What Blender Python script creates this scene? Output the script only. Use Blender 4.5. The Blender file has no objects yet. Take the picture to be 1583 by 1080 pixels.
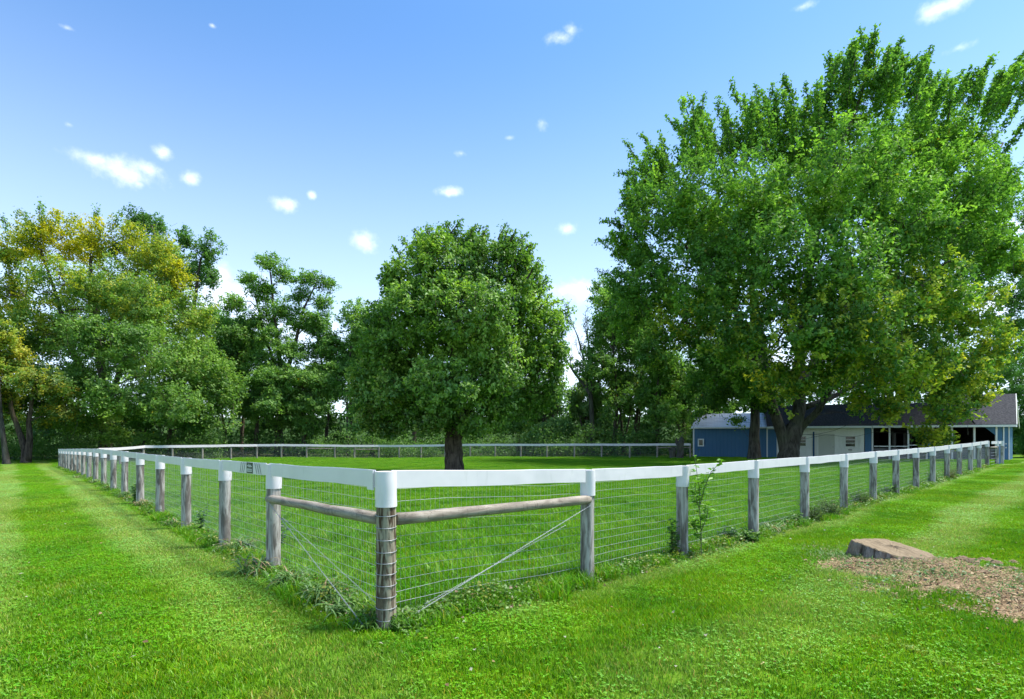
import bpy, math, random
import numpy as np
from math import radians, sin, cos, pi

rng = np.random.default_rng(7)
random.seed(7)
SC = bpy.context.scene
COL = SC.collection

# ------------------------------------------------------------------ camera
EYE = 1.55
F = 842.0            # focal length in photo pixels (photo 1583 wide)
CX, HY = 791.5, 681.0
cd = bpy.data.cameras.new('camera'); cam = bpy.data.objects.new('camera', cd); COL.objects.link(cam)
cam.location = (0, 0, EYE); cam.rotation_euler = (radians(90), 0, 0)
cd.sensor_width = 36; cd.lens = F / 1583 * 36; cd.shift_y = (HY - 540) / 1583
cd.clip_start = 0.05; cd.clip_end = 4000
SC.camera = cam

# ------------------------------------------------------------------ sun, sky, exposure
SUN_EL, SUN_AZ = 63.0, 78.0        # azimuth clockwise from +Y (north): the sun stands high on the right
sd = bpy.data.lights.new('sun', 'SUN'); so = bpy.data.objects.new('sun', sd); COL.objects.link(so)
sd.energy = 3.2; sd.angle = radians(10); sd.color = (1.0, 0.95, 0.87)
so.rotation_euler = (radians(90 - SUN_EL), 0, radians(180 - SUN_AZ))
so.location = (30, -20, 60)

W = bpy.data.worlds.new('World'); SC.world = W; W.use_nodes = True
nt = W.node_tree; nt.nodes.clear()
def N(t, typ, **kw):
    n = t.nodes.new(typ)
    for k, v in kw.items(): setattr(n, k, v)
    return n
def math_(t, op, a, b=None, c=None, clamp=False):
    n = N(t, 'ShaderNodeMath', operation=op); n.use_clamp = clamp
    for i, v in enumerate((a, b, c)):
        if v is None: continue
        if isinstance(v, (int, float)): n.inputs[i].default_value = v
        else: t.links.new(v, n.inputs[i])
    return n.outputs[0]
def vmath(t, op, a, b=None):
    n = N(t, 'ShaderNodeVectorMath', operation=op)
    for i, v in enumerate((a, b)):
        if v is None: continue
        if isinstance(v, (tuple, list)): n.inputs[i].default_value = v
        else: t.links.new(v, n.inputs[i])
    return n
def noise_(t, vec, scale, detail=3, rough=0.5, dist=0.0):
    n = N(t, 'ShaderNodeTexNoise'); n.inputs['Scale'].default_value = scale
    n.inputs['Detail'].default_value = detail; n.inputs['Roughness'].default_value = rough
    n.inputs['Distortion'].default_value = dist
    if vec is not None: t.links.new(vec, n.inputs['Vector'])
    return n.outputs['Fac']
def mapr(t, v, a, b, c=0.0, d=1.0, smooth=False):
    n = N(t, 'ShaderNodeMapRange'); n.interpolation_type = 'SMOOTHSTEP' if smooth else 'LINEAR'
    t.links.new(v, n.inputs[0])
    for i, x in enumerate((a, b, c, d)): n.inputs[i + 1].default_value = x
    return n.outputs[0]
def mix_(t, fac, a, b, blend='MIX'):
    n = N(t, 'ShaderNodeMix', data_type='RGBA', blend_type=blend)
    if isinstance(fac, (int, float)): n.inputs[0].default_value = fac
    else: t.links.new(fac, n.inputs[0])
    for i, v in ((6, a), (7, b)):
        if isinstance(v, (tuple, list)): n.inputs[i].default_value = (*v[:3], 1)
        else: t.links.new(v, n.inputs[i])
    return n.outputs[2]

sky = N(nt, 'ShaderNodeTexSky', sky_type='NISHITA', sun_disc=False, sun_elevation=radians(SUN_EL),
        sun_rotation=radians(SUN_AZ), altitude=200, air_density=1.0, dust_density=0.6, ozone_density=2.5)
tc = N(nt, 'ShaderNodeTexCoord'); D = tc.outputs['Generated']
sep = N(nt, 'ShaderNodeSeparateXYZ'); nt.links.new(D, sep.inputs[0])
el = sep.outputs['Z']
# daylight haze: the lower sky pales to white
tint = mix_(nt, 1.0, sky.outputs[0], (0.64, 0.92, 1.10), 'MULTIPLY')
hz = mapr(nt, el, -0.05, 0.62, 1.0, 0.0)
hz = math_(nt, 'POWER', hz, 1.55)
skyc = mix_(nt, math_(nt, 'MULTIPLY', hz, 0.80), tint, (6.4, 6.75, 7.2))
def ang(px, py):
    v = np.array([(px - CX) / F, 1.0, (HY - py) / F]); return v / np.linalg.norm(v)
wob = N(nt, 'ShaderNodeTexNoise'); wob.inputs['Scale'].default_value = 22; wob.inputs['Detail'].default_value = 6
wob.inputs['Roughness'].default_value = 0.62
nt.links.new(D, wob.inputs['Vector'])
fine = wob.outputs['Fac']
big = noise_(nt, D, 60, 4, 0.6)
cl_total = None
# small fair-weather clouds: (photo px, py, half width, half height, density)
for px, py, rx, ry, den in ((145, 246, 42, 15, .85), (185, 262, 52, 20, .95), (228, 262, 26, 14, .8), (215, 284, 14, 10, .6), (252, 237, 15, 12, .8),
        (296, 277, 17, 12, .8), (438, 317, 22, 12, .8), (482, 301, 8, 7, .8), (565, 373, 19, 14, 1.0), (697, 297, 24, 9, .75),
        (865, 58, 30, 12, .7), (884, 44, 22, 16, .6), (1458, 12, 34, 15, 1.0), (837, 190, 22, 14, .4), (713, 237, 16, 8, .3), (787, 213, 14, 7, .25),
        (880, 353, 26, 13, .4), (895, 447, 60, 22, .75), (470, 520, 90, 50, .6), (350, 455, 80, 40, .95), (300, 480, 60, 30, .8), (400, 500, 120, 38, .7),
        (620, 500, 140, 40, .4), (900, 560, 150, 60, .7), (1560, 352, 50, 34, .9), (1480, 470, 140, 60, .8), (1200, 560, 260, 90, .5), (104, 43, 16, 6, .5),
        (328, 39, 9, 5, .5), (1755, 200, 90, 36, .8), (-160, 330, 110, 40, .8), (-330, 150, 120, 40, .7), (2020, 90, 140, 50, .7), (108, 193, 14, 8, .35),
        (1480, 75, 40, 12, .25), (1240, 10, 40, 10, .25)):
    d = ang(px, py); r = (d[0]**2 + d[1]**2)**.5
    ex = np.array([d[1] / r, -d[0] / r, 0.0]); ey = np.cross(ex, d)
    k = 1 / (1 + ((px - CX) / F)**2 + ((HY - py) / F)**2)**.5
    sx = rx / F * k * 1.25; sy = ry / F * k * 1.35
    a = vmath(nt, 'DOT_PRODUCT', D, tuple(ex / sx)).outputs['Value']
    b = vmath(nt, 'DOT_PRODUCT', D, tuple(ey / sy)).outputs['Value']
    f = math_(nt, 'GREATER_THAN', vmath(nt, 'DOT_PRODUCT', D, tuple(d)).outputs['Value'], 0.3)
    rr = math_(nt, 'SQRT', math_(nt, 'ADD', math_(nt, 'MULTIPLY', a, a), math_(nt, 'MULTIPLY', b, b)))
    body = math_(nt, 'SUBTRACT', 1.0, rr)
    v = math_(nt, 'MULTIPLY', math_(nt, 'MAXIMUM', body, -3.0), 1.0)
    v = math_(nt, 'SUBTRACT', math_(nt, 'SUBTRACT', v, (1 - den) * .75), math_(nt, 'MULTIPLY', math_(nt, 'SUBTRACT', 1.0, f), 4.0))
    cl_total = v if cl_total is None else math_(nt, 'MAXIMUM', cl_total, v)
nz = math_(nt, 'ADD', math_(nt, 'MULTIPLY', math_(nt, 'SUBTRACT', fine, 0.5), 1.7), math_(nt, 'MULTIPLY', math_(nt, 'SUBTRACT', big, 0.5), 0.7))
cl = math_(nt, 'ADD', cl_total, nz)
cl = mapr(nt, cl, 0.0, 1.35, 0.0, 0.72, True)
skyc = mix_(nt, cl, skyc, (7.6, 7.7, 8.1))
bg = N(nt, 'ShaderNodeBackground'); nt.links.new(skyc, bg.inputs[0]); bg.inputs[1].default_value = 0.10
wo = N(nt, 'ShaderNodeOutputWorld'); nt.links.new(bg.outputs[0], wo.inputs[0])

SC.view_settings.view_transform = 'Standard'; SC.view_settings.look = 'None'
SC.view_settings.gamma = 1.0; SC.view_settings.use_curve_mapping = False
SC.view_settings.exposure = 1.36
SC.render.engine = 'CYCLES'
SC.cycles.max_bounces = 7; SC.cycles.diffuse_bounces = 4; SC.cycles.glossy_bounces = 2
SC.cycles.transmission_bounces = 5; SC.cycles.transparent_max_bounces = 8
SC.cycles.use_denoising = True
SC.cycles.sample_clamp_indirect = 6

# ------------------------------------------------------------------ helpers
def tag(o, label=None, cat=None, group=None, kind=None):
    if label: o['label'] = label
    if cat: o['category'] = cat
    if group: o['group'] = group
    if kind: o['kind'] = kind
    return o
def link(o, parent=None):
    COL.objects.link(o)
    if parent is not None: o.parent = parent
    return o
def empty(name, loc, rz=0, **k):
    o = bpy.data.objects.new(name, None); o.location = loc; o.rotation_euler = (0, 0, rz)
    o.empty_display_size = 0.2
    link(o); return tag(o, **k)
def np_mesh(name, V, Fc, mat, col=None, smooth=False):
    """V (n,3), Fc (m,k) uniform polygons"""
    V = np.asarray(V, np.float32); Fc = np.asarray(Fc, np.int32)
    me = bpy.data.meshes.new(name); k = Fc.shape[1]
    me.vertices.add(len(V)); me.vertices.foreach_set('co', V.ravel())
    me.loops.add(Fc.size); me.loops.foreach_set('vertex_index', Fc.ravel())
    me.polygons.add(len(Fc)); me.polygons.foreach_set('loop_start', np.arange(0, Fc.size, k, dtype=np.int32))
    if col is not None:
        a = me.color_attributes.new('col', 'FLOAT_COLOR', 'POINT')
        c = np.ones((len(V), 4), np.float32); c[:, :col.shape[1]] = col
        a.data.foreach_set('color', c.ravel())
    me.update(calc_edges=True)
    if smooth: me.polygons.foreach_set('use_smooth', np.ones(len(Fc), bool))
    if mat: me.materials.append(mat)
    return me
class MB:
    def __init__(s): s.v = []; s.f = []
    def add(s, V, Fs):
        o = len(s.v); s.v.extend([tuple(map(float, p)) for p in V]); s.f.extend([tuple(i + o for i in f) for f in Fs]); return s
    def box(s, x0, x1, y0, y1, z0, z1):
        return s.add([(x0,y0,z0),(x1,y0,z0),(x1,y1,z0),(x0,y1,z0),(x0,y0,z1),(x1,y0,z1),(x1,y1,z1),(x0,y1,z1)],
                     [(0,3,2,1),(4,5,6,7),(0,1,5,4),(1,2,6,5),(2,3,7,6),(3,0,4,7)])
    def tube(s, P, R, n=8, caps=True):
        V, Q = tube(P, R, n); o = len(s.v)
        s.add(V, Q)
        if caps:
            s.f.append(tuple(range(o + n - 1, o - 1, -1))); m = o + len(V) - n
            s.f.append(tuple(range(m, m + n)))
        return s
    def mesh(s, name, mat, smooth=False, bevel=0):
        me = bpy.data.meshes.new(name); me.from_pydata(s.v, [], s.f); me.update()
        if bevel:
            import bmesh
            b = bmesh.new(); b.from_mesh(me); bmesh.ops.bevel(b, geom=b.edges[:], offset=bevel, segments=1, affect='EDGES'); b.to_mesh(me); b.free()
        if smooth: me.polygons.foreach_set('use_smooth', np.ones(len(me.polygons), bool))
        if mat: me.materials.append(mat)
        return me
    def obj(s, name, mat, parent=None, smooth=False, bevel=0, **k):
        o = bpy.data.objects.new(name, s.mesh(name, mat, smooth, bevel)); link(o, parent); return tag(o, **k)
def tube(P, R, n=8):
    P = np.asarray(P, float); R = np.broadcast_to(np.asarray(R, float), (len(P),))
    T = np.gradient(P, axis=0) if len(P) > 2 else np.repeat((P[1] - P[0])[None], 2, 0)
    T /= np.linalg.norm(T, axis=1)[:, None] + 1e-9
    ref = np.array([1., 0, 0]) if abs(T[0][0]) < .8 else np.array([0, 1., 0])
    V = []
    a = np.arange(n) * 2 * pi / n
    for p, t, r in zip(P, T, R):
        u = ref - t * ref.dot(t); u /= np.linalg.norm(u) + 1e-9; w = np.cross(t, u); ref = u
        V.append(p + r * (np.cos(a)[:, None] * u + np.sin(a)[:, None] * w))
    V = np.concatenate(V); Q = []
    for i in range(len(P) - 1):
        for j in range(n):
            b = i * n; k = (j + 1) % n
            Q.append((b + j, b + k, b + n + k, b + n + j))
    return V, Q
def X_(px, Z): return (px - CX) / F * Z
def Zh(py, Z): return EYE - (py - HY) / F * Z       # height of a pixel row at depth Z

# ------------------------------------------------------------------ the two fence lines meeting at the corner post
ZA = 4.545; XA = X_(597, ZA)
dR = np.array([922.5 / F, 1.0]); dL = np.array([-768.0 / F, 1.0])
def on_line(px, o, d):
    k = (px - CX) / F; s = (k * o[1] - o[0]) / (d[0] - k * d[1]); return (o[0] + s * d[0], o[1] + s * d[1])
A0 = np.array([XA, ZA])
R_px = [597, 908, 1055, 1165, 1244, 1304.5, 1350, 1385, 1416, 1441.8, 1464, 1483, 1500, 1513.5, 1526]
L_px = [423, 348, 288, 247.6, 216.5, 192.8, 175.6, 160.5, 148, 137.7, 129.0, 121.8, 115.7, 110.6, 106.1, 102.1, 98.6, 95.4, 92.6]
R_pos = [tuple(A0)] + [on_line(p, A0, dR) for p in R_px[1:]]
L_pos = [on_line(p, A0, dL) for p in L_px]
nR = np.array([dR[1], -dR[0]]); nR /= np.linalg.norm(nR)      # outward normal of the right fence (towards the right lawn)
nL = np.array([-dL[1], dL[0]]); nL /= np.linalg.norm(nL)      # outward normal of the left fence
R_yt = [727, 725, 719, 711, 706, 701.5, 697.5, 695, 692.5, 690.5, 688, 686, 684.5, 682.5, 681]
L_yt = [716, 711, 707, 703, 699.6, 697, 695.6, 694.2, 693.5, 693.3, 693.2, 693.3, 693.5, 693.6, 693.7, 693.8, 693.8, 693.8, 693.8]
R_top = [EYE - (t_ - HY) / F * q[1] for q, t_ in zip(R_pos, R_yt)]; L_top = [EYE - (t_ - HY) / F * q[1] for q, t_ in zip(L_pos, L_yt)]
def distR(x, y): return (x - XA) * nR[0] + (y - ZA) * nR[1]
def distL(x, y): return (x - XA) * nL[0] + (y - ZA) * nL[1]

# ------------------------------------------------------------------ terrain
CP = [(0, 0, 0), (-3, 2, 0), (3, 2, 0), (XA, ZA, 0.0)]
CP += [(q[0], q[1], z_ - 1.30) for q, z_ in zip(R_pos[1:], R_top[1:])] + [(q[0], q[1], z_ - 1.30) for q, z_ in zip(L_pos, L_top)]
CP += [(-28, 45, -.15), (-23, 50, -.1), (-13, 55, -.2), (0, 52, -.08), (10, 50, -.05), (16, 49, 0), (17, 51, 0), (28, 46, 0), (39.5, 43, -.02), (33, 36, 0.1), (45, 40, 0),
       (-45, 45, -.2), (-60, 30, -.2), (0, 25, -.06), (-8, 26, -.1), (12, 32, 0), (0, 90, -.2), (60, 60, 0), (-60, 80, -.2), (10, 8, .04), (20, 12, .1), (40, 20, .15)]
CP = np.array(CP, float)
def gh(x, y):
    x = np.asarray(x, float); y = np.asarray(y, float); s = x.shape; x = x.ravel(); y = y.ravel()
    d2 = (x[:, None] - CP[:, 0])**2 + (y[:, None] - CP[:, 1])**2
    w = 1 / (d2 + (0.35 + 0.015 * np.abs(CP[:, 1]))**2)**1.7 
    h = (w * CP[:, 2]).sum(1) / w.sum(1)
    h = h + 0.008 * np.sin(x * 1.3 + y * .7) * np.sin(y * 1.1 - x * .4)
    m = np.exp(-(((x - 5.1) / 1.0)**2 + ((y - 6.8) / 0.8)**2)) * .10 + np.exp(-(((x - 5.2) / 1.0)**2 + ((y - 5.6) / 0.9)**2)) * .07
    return (h + m).reshape(s)
def g1(x, y): return float(gh(np.array([x]), np.array([y]))[0])
def hash_noise(x, y, s, seed=0):
    x = x / s; y = y / s; r = np.random.default_rng(seed); v = 0
    for i in range(5):
        a, b, c, d = r.uniform(-1.6, 1.6, 4) * (1 + i * .5); p, q = r.uniform(0, 6.28, 2)
        v = v + np.sin(a * x + b * y + p) * np.sin(c * x + d * y + q) / (1 + i * .3)
    return v / 2
def soil(x, y):
    """bare earth and wood chips round the old stump: 1 inside, 0 outside"""
    n = hash_noise(x, y, .28, 3) * .32 + hash_noise(x, y, .09, 4) * .2
    e1 = 1 - np.hypot((x - 4.85) / 1.05, (y - 6.85) / .75)
    e2 = 1 - np.hypot((x - 5.1) / 1.35, (y - 5.85) / 1.0)
    e3 = 1 - np.hypot((x - 4.75) / .9, (y - 5.1) / .6)
    e4 = np.maximum(1 - np.hypot((x - 6.6) / 1.2, (y - 6.2) / .75), 1 - np.hypot((x - 5.0) / .95, (y - 4.8) / .55))
    return np.clip((np.maximum.reduce([e1, e2, e3, e4]) + n) * 1.9 + .15, 0, 1)

def axis(a, b, fa, fb, step, big=12):
    pts = [fa]
    while pts[-1] < fb: pts.append(pts[-1] + step)
    hi = [pts[-1]]; s = step
    while hi[-1] < b: s *= 1.18; hi.append(hi[-1] + s)
    lo = [fa]; s = step
    while lo[-1] > a: s *= 1.18; lo.append(lo[-1] - s)
    return np.array(lo[::-1][:-1] + pts + hi[1:])
# ------------------------------------------------------------------ materials
def new_mat(name):
    m = bpy.data.materials.new(name); m.use_nodes = True; t = m.node_tree; t.nodes.clear()
    o = N(t, 'ShaderNodeOutputMaterial'); return m, t, o
def pmat(name, col, rough=.6, bump=None, metal=0, spec=.4):
    m, t, o = new_mat(name); b = N(t, 'ShaderNodeBsdfPrincipled'); t.links.new(b.outputs[0], o.inputs[0])
    b.inputs['Roughness'].default_value = rough; b.inputs['Metallic'].default_value = metal
    b.inputs['Specular IOR Level'].default_value = spec
    if isinstance(col, tuple): b.inputs['Base Color'].default_value = (*col, 1)
    return m, t, b
def objvec(t, sc=(1, 1, 1)):
    tc = N(t, 'ShaderNodeTexCoord'); mp = N(t, 'ShaderNodeMapping'); mp.inputs['Scale'].default_value = sc
    t.links.new(tc.outputs['Object'], mp.inputs[0]); return mp.outputs[0]
def posvec(t, sc=(1, 1, 1)):
    tc = N(t, 'ShaderNodeNewGeometry'); mp = N(t, 'ShaderNodeMapping'); mp.inputs['Scale'].default_value = sc
    t.links.new(tc.outputs['Position'], mp.inputs[0]); return mp.outputs[0]
def bump_(t, b, h, strength=.5, dist=.01):
    n = N(t, 'ShaderNodeBump'); n.inputs['Strength'].default_value = strength; n.inputs['Distance'].default_value = dist
    t.links.new(h, n.inputs['Height']); t.links.new(n.outputs[0], b.inputs['Normal'])

def wood_mat(name, light, dark, dk=(.08, .065, .05), lo=.36, hi=.62, sc=(18, 18, 1.6)):
    m, t, b = pmat(name, light, .85, spec=.15)
    v = posvec(t, sc); n1 = noise_(t, v, 1.0, 5, .6, .8)
    n2 = noise_(t, posvec(t, (70, 70, 5)), 1.0, 4, .6)
    n3 = noise_(t, posvec(t, (5, 5, 3)), 1.0, 3, .5)
    c = mix_(t, mapr(t, n1, lo, hi, 0, 1, True), dark, light)
    c = mix_(t, mapr(t, n2, .56, .68, 0, .65), c, dk)
    c = mix_(t, mapr(t, n3, .5, .75, 0, .4), c, tuple(x * 1.25 for x in light))
    t.links.new(c, b.inputs['Base Color']); bump_(t, b, n1, .6, .01); return m
M_post = wood_mat('weathered_wood', (.44, .415, .37), (.15, .13, .11), (.06, .05, .04), .40, .60, (13, 13, 1.9))
M_postd = wood_mat('stained_wood', (.33, .29, .21), (.075, .048, .03), (.05, .035, .025), .42, .58, (26, 26, 3.2))
M_brace = wood_mat('brace_wood', (.33, .29, .235), (.19, .16, .125), sc=(3, 3, 22))
M_back = wood_mat('grey_post_wood', (.36, .33, .28), (.2, .18, .15))
M_white, t, b = pmat('white_vinyl', (.6, .6, .62), .38, spec=.4)
c = mix_(t, mapr(t, noise_(t, posvec(t), 2.2, 4), .45, .75, 0, .5), (.72, .69, .70), (.60, .58, .59))
c = mix_(t, mapr(t, noise_(t, posvec(t, (14, 14, 3)), 1, 5), .6, .8, 0, .5), c, (.46, .46, .43))
t.links.new(c, b.inputs['Base Color']); bump_(t, b, noise_(t, posvec(t), 3, 2), .4, .02)
M_wire, _, _ = pmat('galvanised_wire', (.38, .40, .43), .45, metal=.4)
M_wired, _, _ = pmat('dull_wire', (.30, .32, .36), .5, metal=.4)
M_print, _, _ = pmat('dark_print', (.03, .035, .06), .5)
M_pgreen, _, _ = pmat('green_print', (.02, .045, .025), .5)
M_pwhite, _, _ = pmat('white_print', (.6, .62, .6), .5)

def leaf_mat(name, trans=.44, gloss=.018, mult=1.0, attr='col', rough=.5):
    m, t, o = new_mat(name)
    a = N(t, 'ShaderNodeAttribute', attribute_name=attr); c = a.outputs['Color']
    if mult != 1: c = mix_(t, 1.0, c, (mult, mult, mult), 'MULTIPLY')
    d = N(t, 'ShaderNodeBsdfDiffuse'); tr = N(t, 'ShaderNodeBsdfTranslucent'); g = N(t, 'ShaderNodeBsdfGlossy')
    g.inputs['Roughness'].default_value = rough; g.inputs['Color'].default_value = (1, 1, 1, 1)
    t.links.new(c, d.inputs[0])
    ct = mix_(t, 1.0, c, (1.06, 1.15, .65), 'MULTIPLY'); t.links.new(ct, tr.inputs[0])
    m1 = N(t, 'ShaderNodeMixShader'); m1.inputs[0].default_value = trans
    t.links.new(d.outputs[0], m1.inputs[1]); t.links.new(tr.outputs[0], m1.inputs[2])
    m2 = N(t, 'ShaderNodeMixShader'); m2.inputs[0].default_value = gloss
    t.links.new(m1.outputs[0], m2.inputs[1]); t.links.new(g.outputs[0], m2.inputs[2])
    t.links.new(m2.outputs[0], o.inputs[0]); return m
M_leaf = leaf_mat('tree_leaf')
M_leaf_sheen = leaf_mat('glossy_tree_leaf', .40, .03, rough=.5)
M_plant = leaf_mat('plant_leaf', .35, .035)

def bark_mat(name, light, dark, sc=(6, 6, 1.2)):
    m, t, b = pmat(name, light, .9, spec=.1)
    n = noise_(t, posvec(t, sc), 1, 6, .65, .6); n2 = noise_(t, posvec(t), .8, 2)
    c = mix_(t, mapr(t, n, .38, .62, 0, 1), dark, light)
    c = mix_(t, mapr(t, n2, .5, .7, 0, .5), c, (light[0] * .8, light[1] * 1.0, light[2] * .75))
    t.links.new(c, b.inputs['Base Color']); bump_(t, b, n, 1.0, .06); return m
M_bark = bark_mat('grey_bark', (.12, .108, .09), (.04, .034, .028))
M_barkd = bark_mat('brown_bark', (.13, .10, .075), (.03, .022, .018), (9, 9, 1.6))

# colour of the grass from where it grows (mowing stripes, thin and dry patches)
def grass_colour(t, lawn):
    g = N(t, 'ShaderNodeNewGeometry'); P = g.outputs['Position']
    fl = mapr(t, noise_(t, P, .55, 3, .55), .35, .65, 0, 1, True)
    fm = mapr(t, noise_(t, P, 2.6, 3, .6), .35, .68, 0, 1, True)
    if lawn:
        def band(n, wdt, ph):
            d = vmath(t, 'DOT_PRODUCT', P, (n[0], n[1], 0)).outputs['Value']
            w = math_(t, 'MULTIPLY', math_(t, 'SUBTRACT', noise_(t, P, .35, 2), .5), 1.1)
            return math_(t, 'SINE', math_(t, 'ADD', math_(t, 'MULTIPLY', math_(t, 'ADD', d, w), 2 * pi / wdt), ph))
        s1, s2 = band(nL, 1.9, .5), band(nR, 2.1, 1.1)
        px = N(t, 'ShaderNodeSeparateXYZ'); t.links.new(P, px.inputs[0])
        side = mapr(t, px.outputs['X'], -.8, 1.2, 0, 1, True)
        s = mix_(t, side, s1, s2)
        far = mapr(t, px.outputs['Y'], 4, 9, .35, 1)
        s = math_(t, 'MULTIPLY', mapr(t, s, -.3, .9, 0, 1, True), far)
        c = mix_(t, fl, (.094, .290, .003), (.180, .395, .003))
        c = mix_(t, math_(t, 'MULTIPLY', fm, .55), c, (.205, .43, .005))
        c = mix_(t, math_(t, 'MULTIPLY', s, .75), c, (.33, .50, .07))
        dry = mapr(t, noise_(t, P, 1.1, 4, .6), .60, .74, 0, .55, True)
        c = mix_(t, dry, c, (.34, .30, .06))
    else:
        c = mix_(t, fl, (.082, .30, .003), (.150, .40, .004))
        c = mix_(t, math_(t, 'MULTIPLY', fm, .6), c, (.17, .38, .010))
        dry = mapr(t, noise_(t, P, .8, 4, .6), .66, .8, 0, .6, True)
        c = mix_(t, dry, c, (.22, .34, .06))
    return c
def blade_mat(name, lawn):
    m, t, o = new_mat(name)
    c = grass_colour(t, lawn)
    a = N(t, 'ShaderNodeAttribute', attribute_name='col'); c = mix_(t, 1.0, c, a.outputs['Color'], 'MULTIPLY')
    d = N(t, 'ShaderNodeBsdfDiffuse'); tr = N(t, 'ShaderNodeBsdfTranslucent'); g = N(t, 'ShaderNodeBsdfGlossy')
    g.inputs['Roughness'].default_value = .45
    t.links.new(c, d.inputs[0]); t.links.new(c, tr.inputs[0])
    m1 = N(t, 'ShaderNodeMixShader'); m1.inputs[0].default_value = .4
    t.links.new(d.outputs[0], m1.inputs[1]); t.links.new(tr.outputs[0], m1.inputs[2])
    m2 = N(t, 'ShaderNodeMixShader'); m2.inputs[0].default_value = .02
    t.links.new(m1.outputs[0], m2.inputs[1]); t.links.new(g.outputs[0], m2.inputs[2])
    t.links.new(m2.outputs[0], o.inputs[0]); return m
M_lawn = blade_mat('lawn_blade', True); M_padd = blade_mat('paddock_blade', False)

m, t, b = pmat('ground_earth', (.1, .2, .02), .95, spec=.05)
cl_ = grass_colour(t, True); cp_ = grass_colour(t, False)
at = N(t, 'ShaderNodeAttribute', attribute_name='col'); sp_ = N(t, 'ShaderNodeSeparateColor'); t.links.new(at.outputs['Color'], sp_.inputs[0])
c = mix_(t, sp_.outputs[0], cp_, cl_)
gp = N(t, 'ShaderNodeNewGeometry').outputs['Position']
c = mix_(t, .55, c, (.05, .06, .015))
n1 = noise_(t, gp, 9, 5, .65); n2 = noise_(t, gp, 40, 4, .6)
sc_ = mix_(t, mapr(t, n1, .35, .65, 0, 1), (.30, .21, .12), (.14, .10, .06))
sc_ = mix_(t, mapr(t, n2, .45, .7, 0, .7), sc_, (.38, .28, .17))
c = mix_(t, sp_.outputs[1], c, sc_)
wd = mix_(t, mapr(t, n1, .4, .6, 0, 1), (.04, .035, .02), (.035, .06, .015))   # leaf litter of the wood floor
c = mix_(t, sp_.outputs[2], c, wd)
t.links.new(c, b.inputs['Base Color']); bump_(t, b, n1, .8, .05)
M_ground = m

# ------------------------------------------------------------------ ground sheet
xs = axis(-700, 700, -4.0, 8.5, .11); ys = axis(-500, 900, 3.0, 9.0, .11)
GX, GY = np.meshgrid(xs, ys); GZ = gh(GX, GY)
sm = soil(GX, GY); GZ = GZ + sm * (.025 * hash_noise(GX, GY, .12, 9) + .012 * hash_noise(GX, GY, .05, 10))
nx, ny = len(xs), len(ys)
V = np.c_[GX.ravel(), GY.ravel(), GZ.ravel()]
idx = np.arange(nx * ny).reshape(ny, nx)
Q = np.c_[idx[:-1, :-1].ravel(), idx[:-1, 1:].ravel(), idx[1:, 1:].ravel(), idx[1:, :-1].ravel()]
lawn_ = ((distR(GX, GY) > 0) | (distL(GX, GY) > 0)).astype(float)
wood_ = np.clip((GY - 52 + np.abs(GX) * .06) / 4, 0, 1) * (GX < 20) + np.clip((GY - 47) / 4, 0, 1) * (GX < -26)
colr = np.c_[lawn_.ravel(), sm.ravel(), np.clip(wood_, 0, 1).ravel()]
go = link(bpy.data.objects.new('ground', np_mesh('ground', V, Q, M_ground, colr, True))); tag(go, kind='structure')

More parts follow.
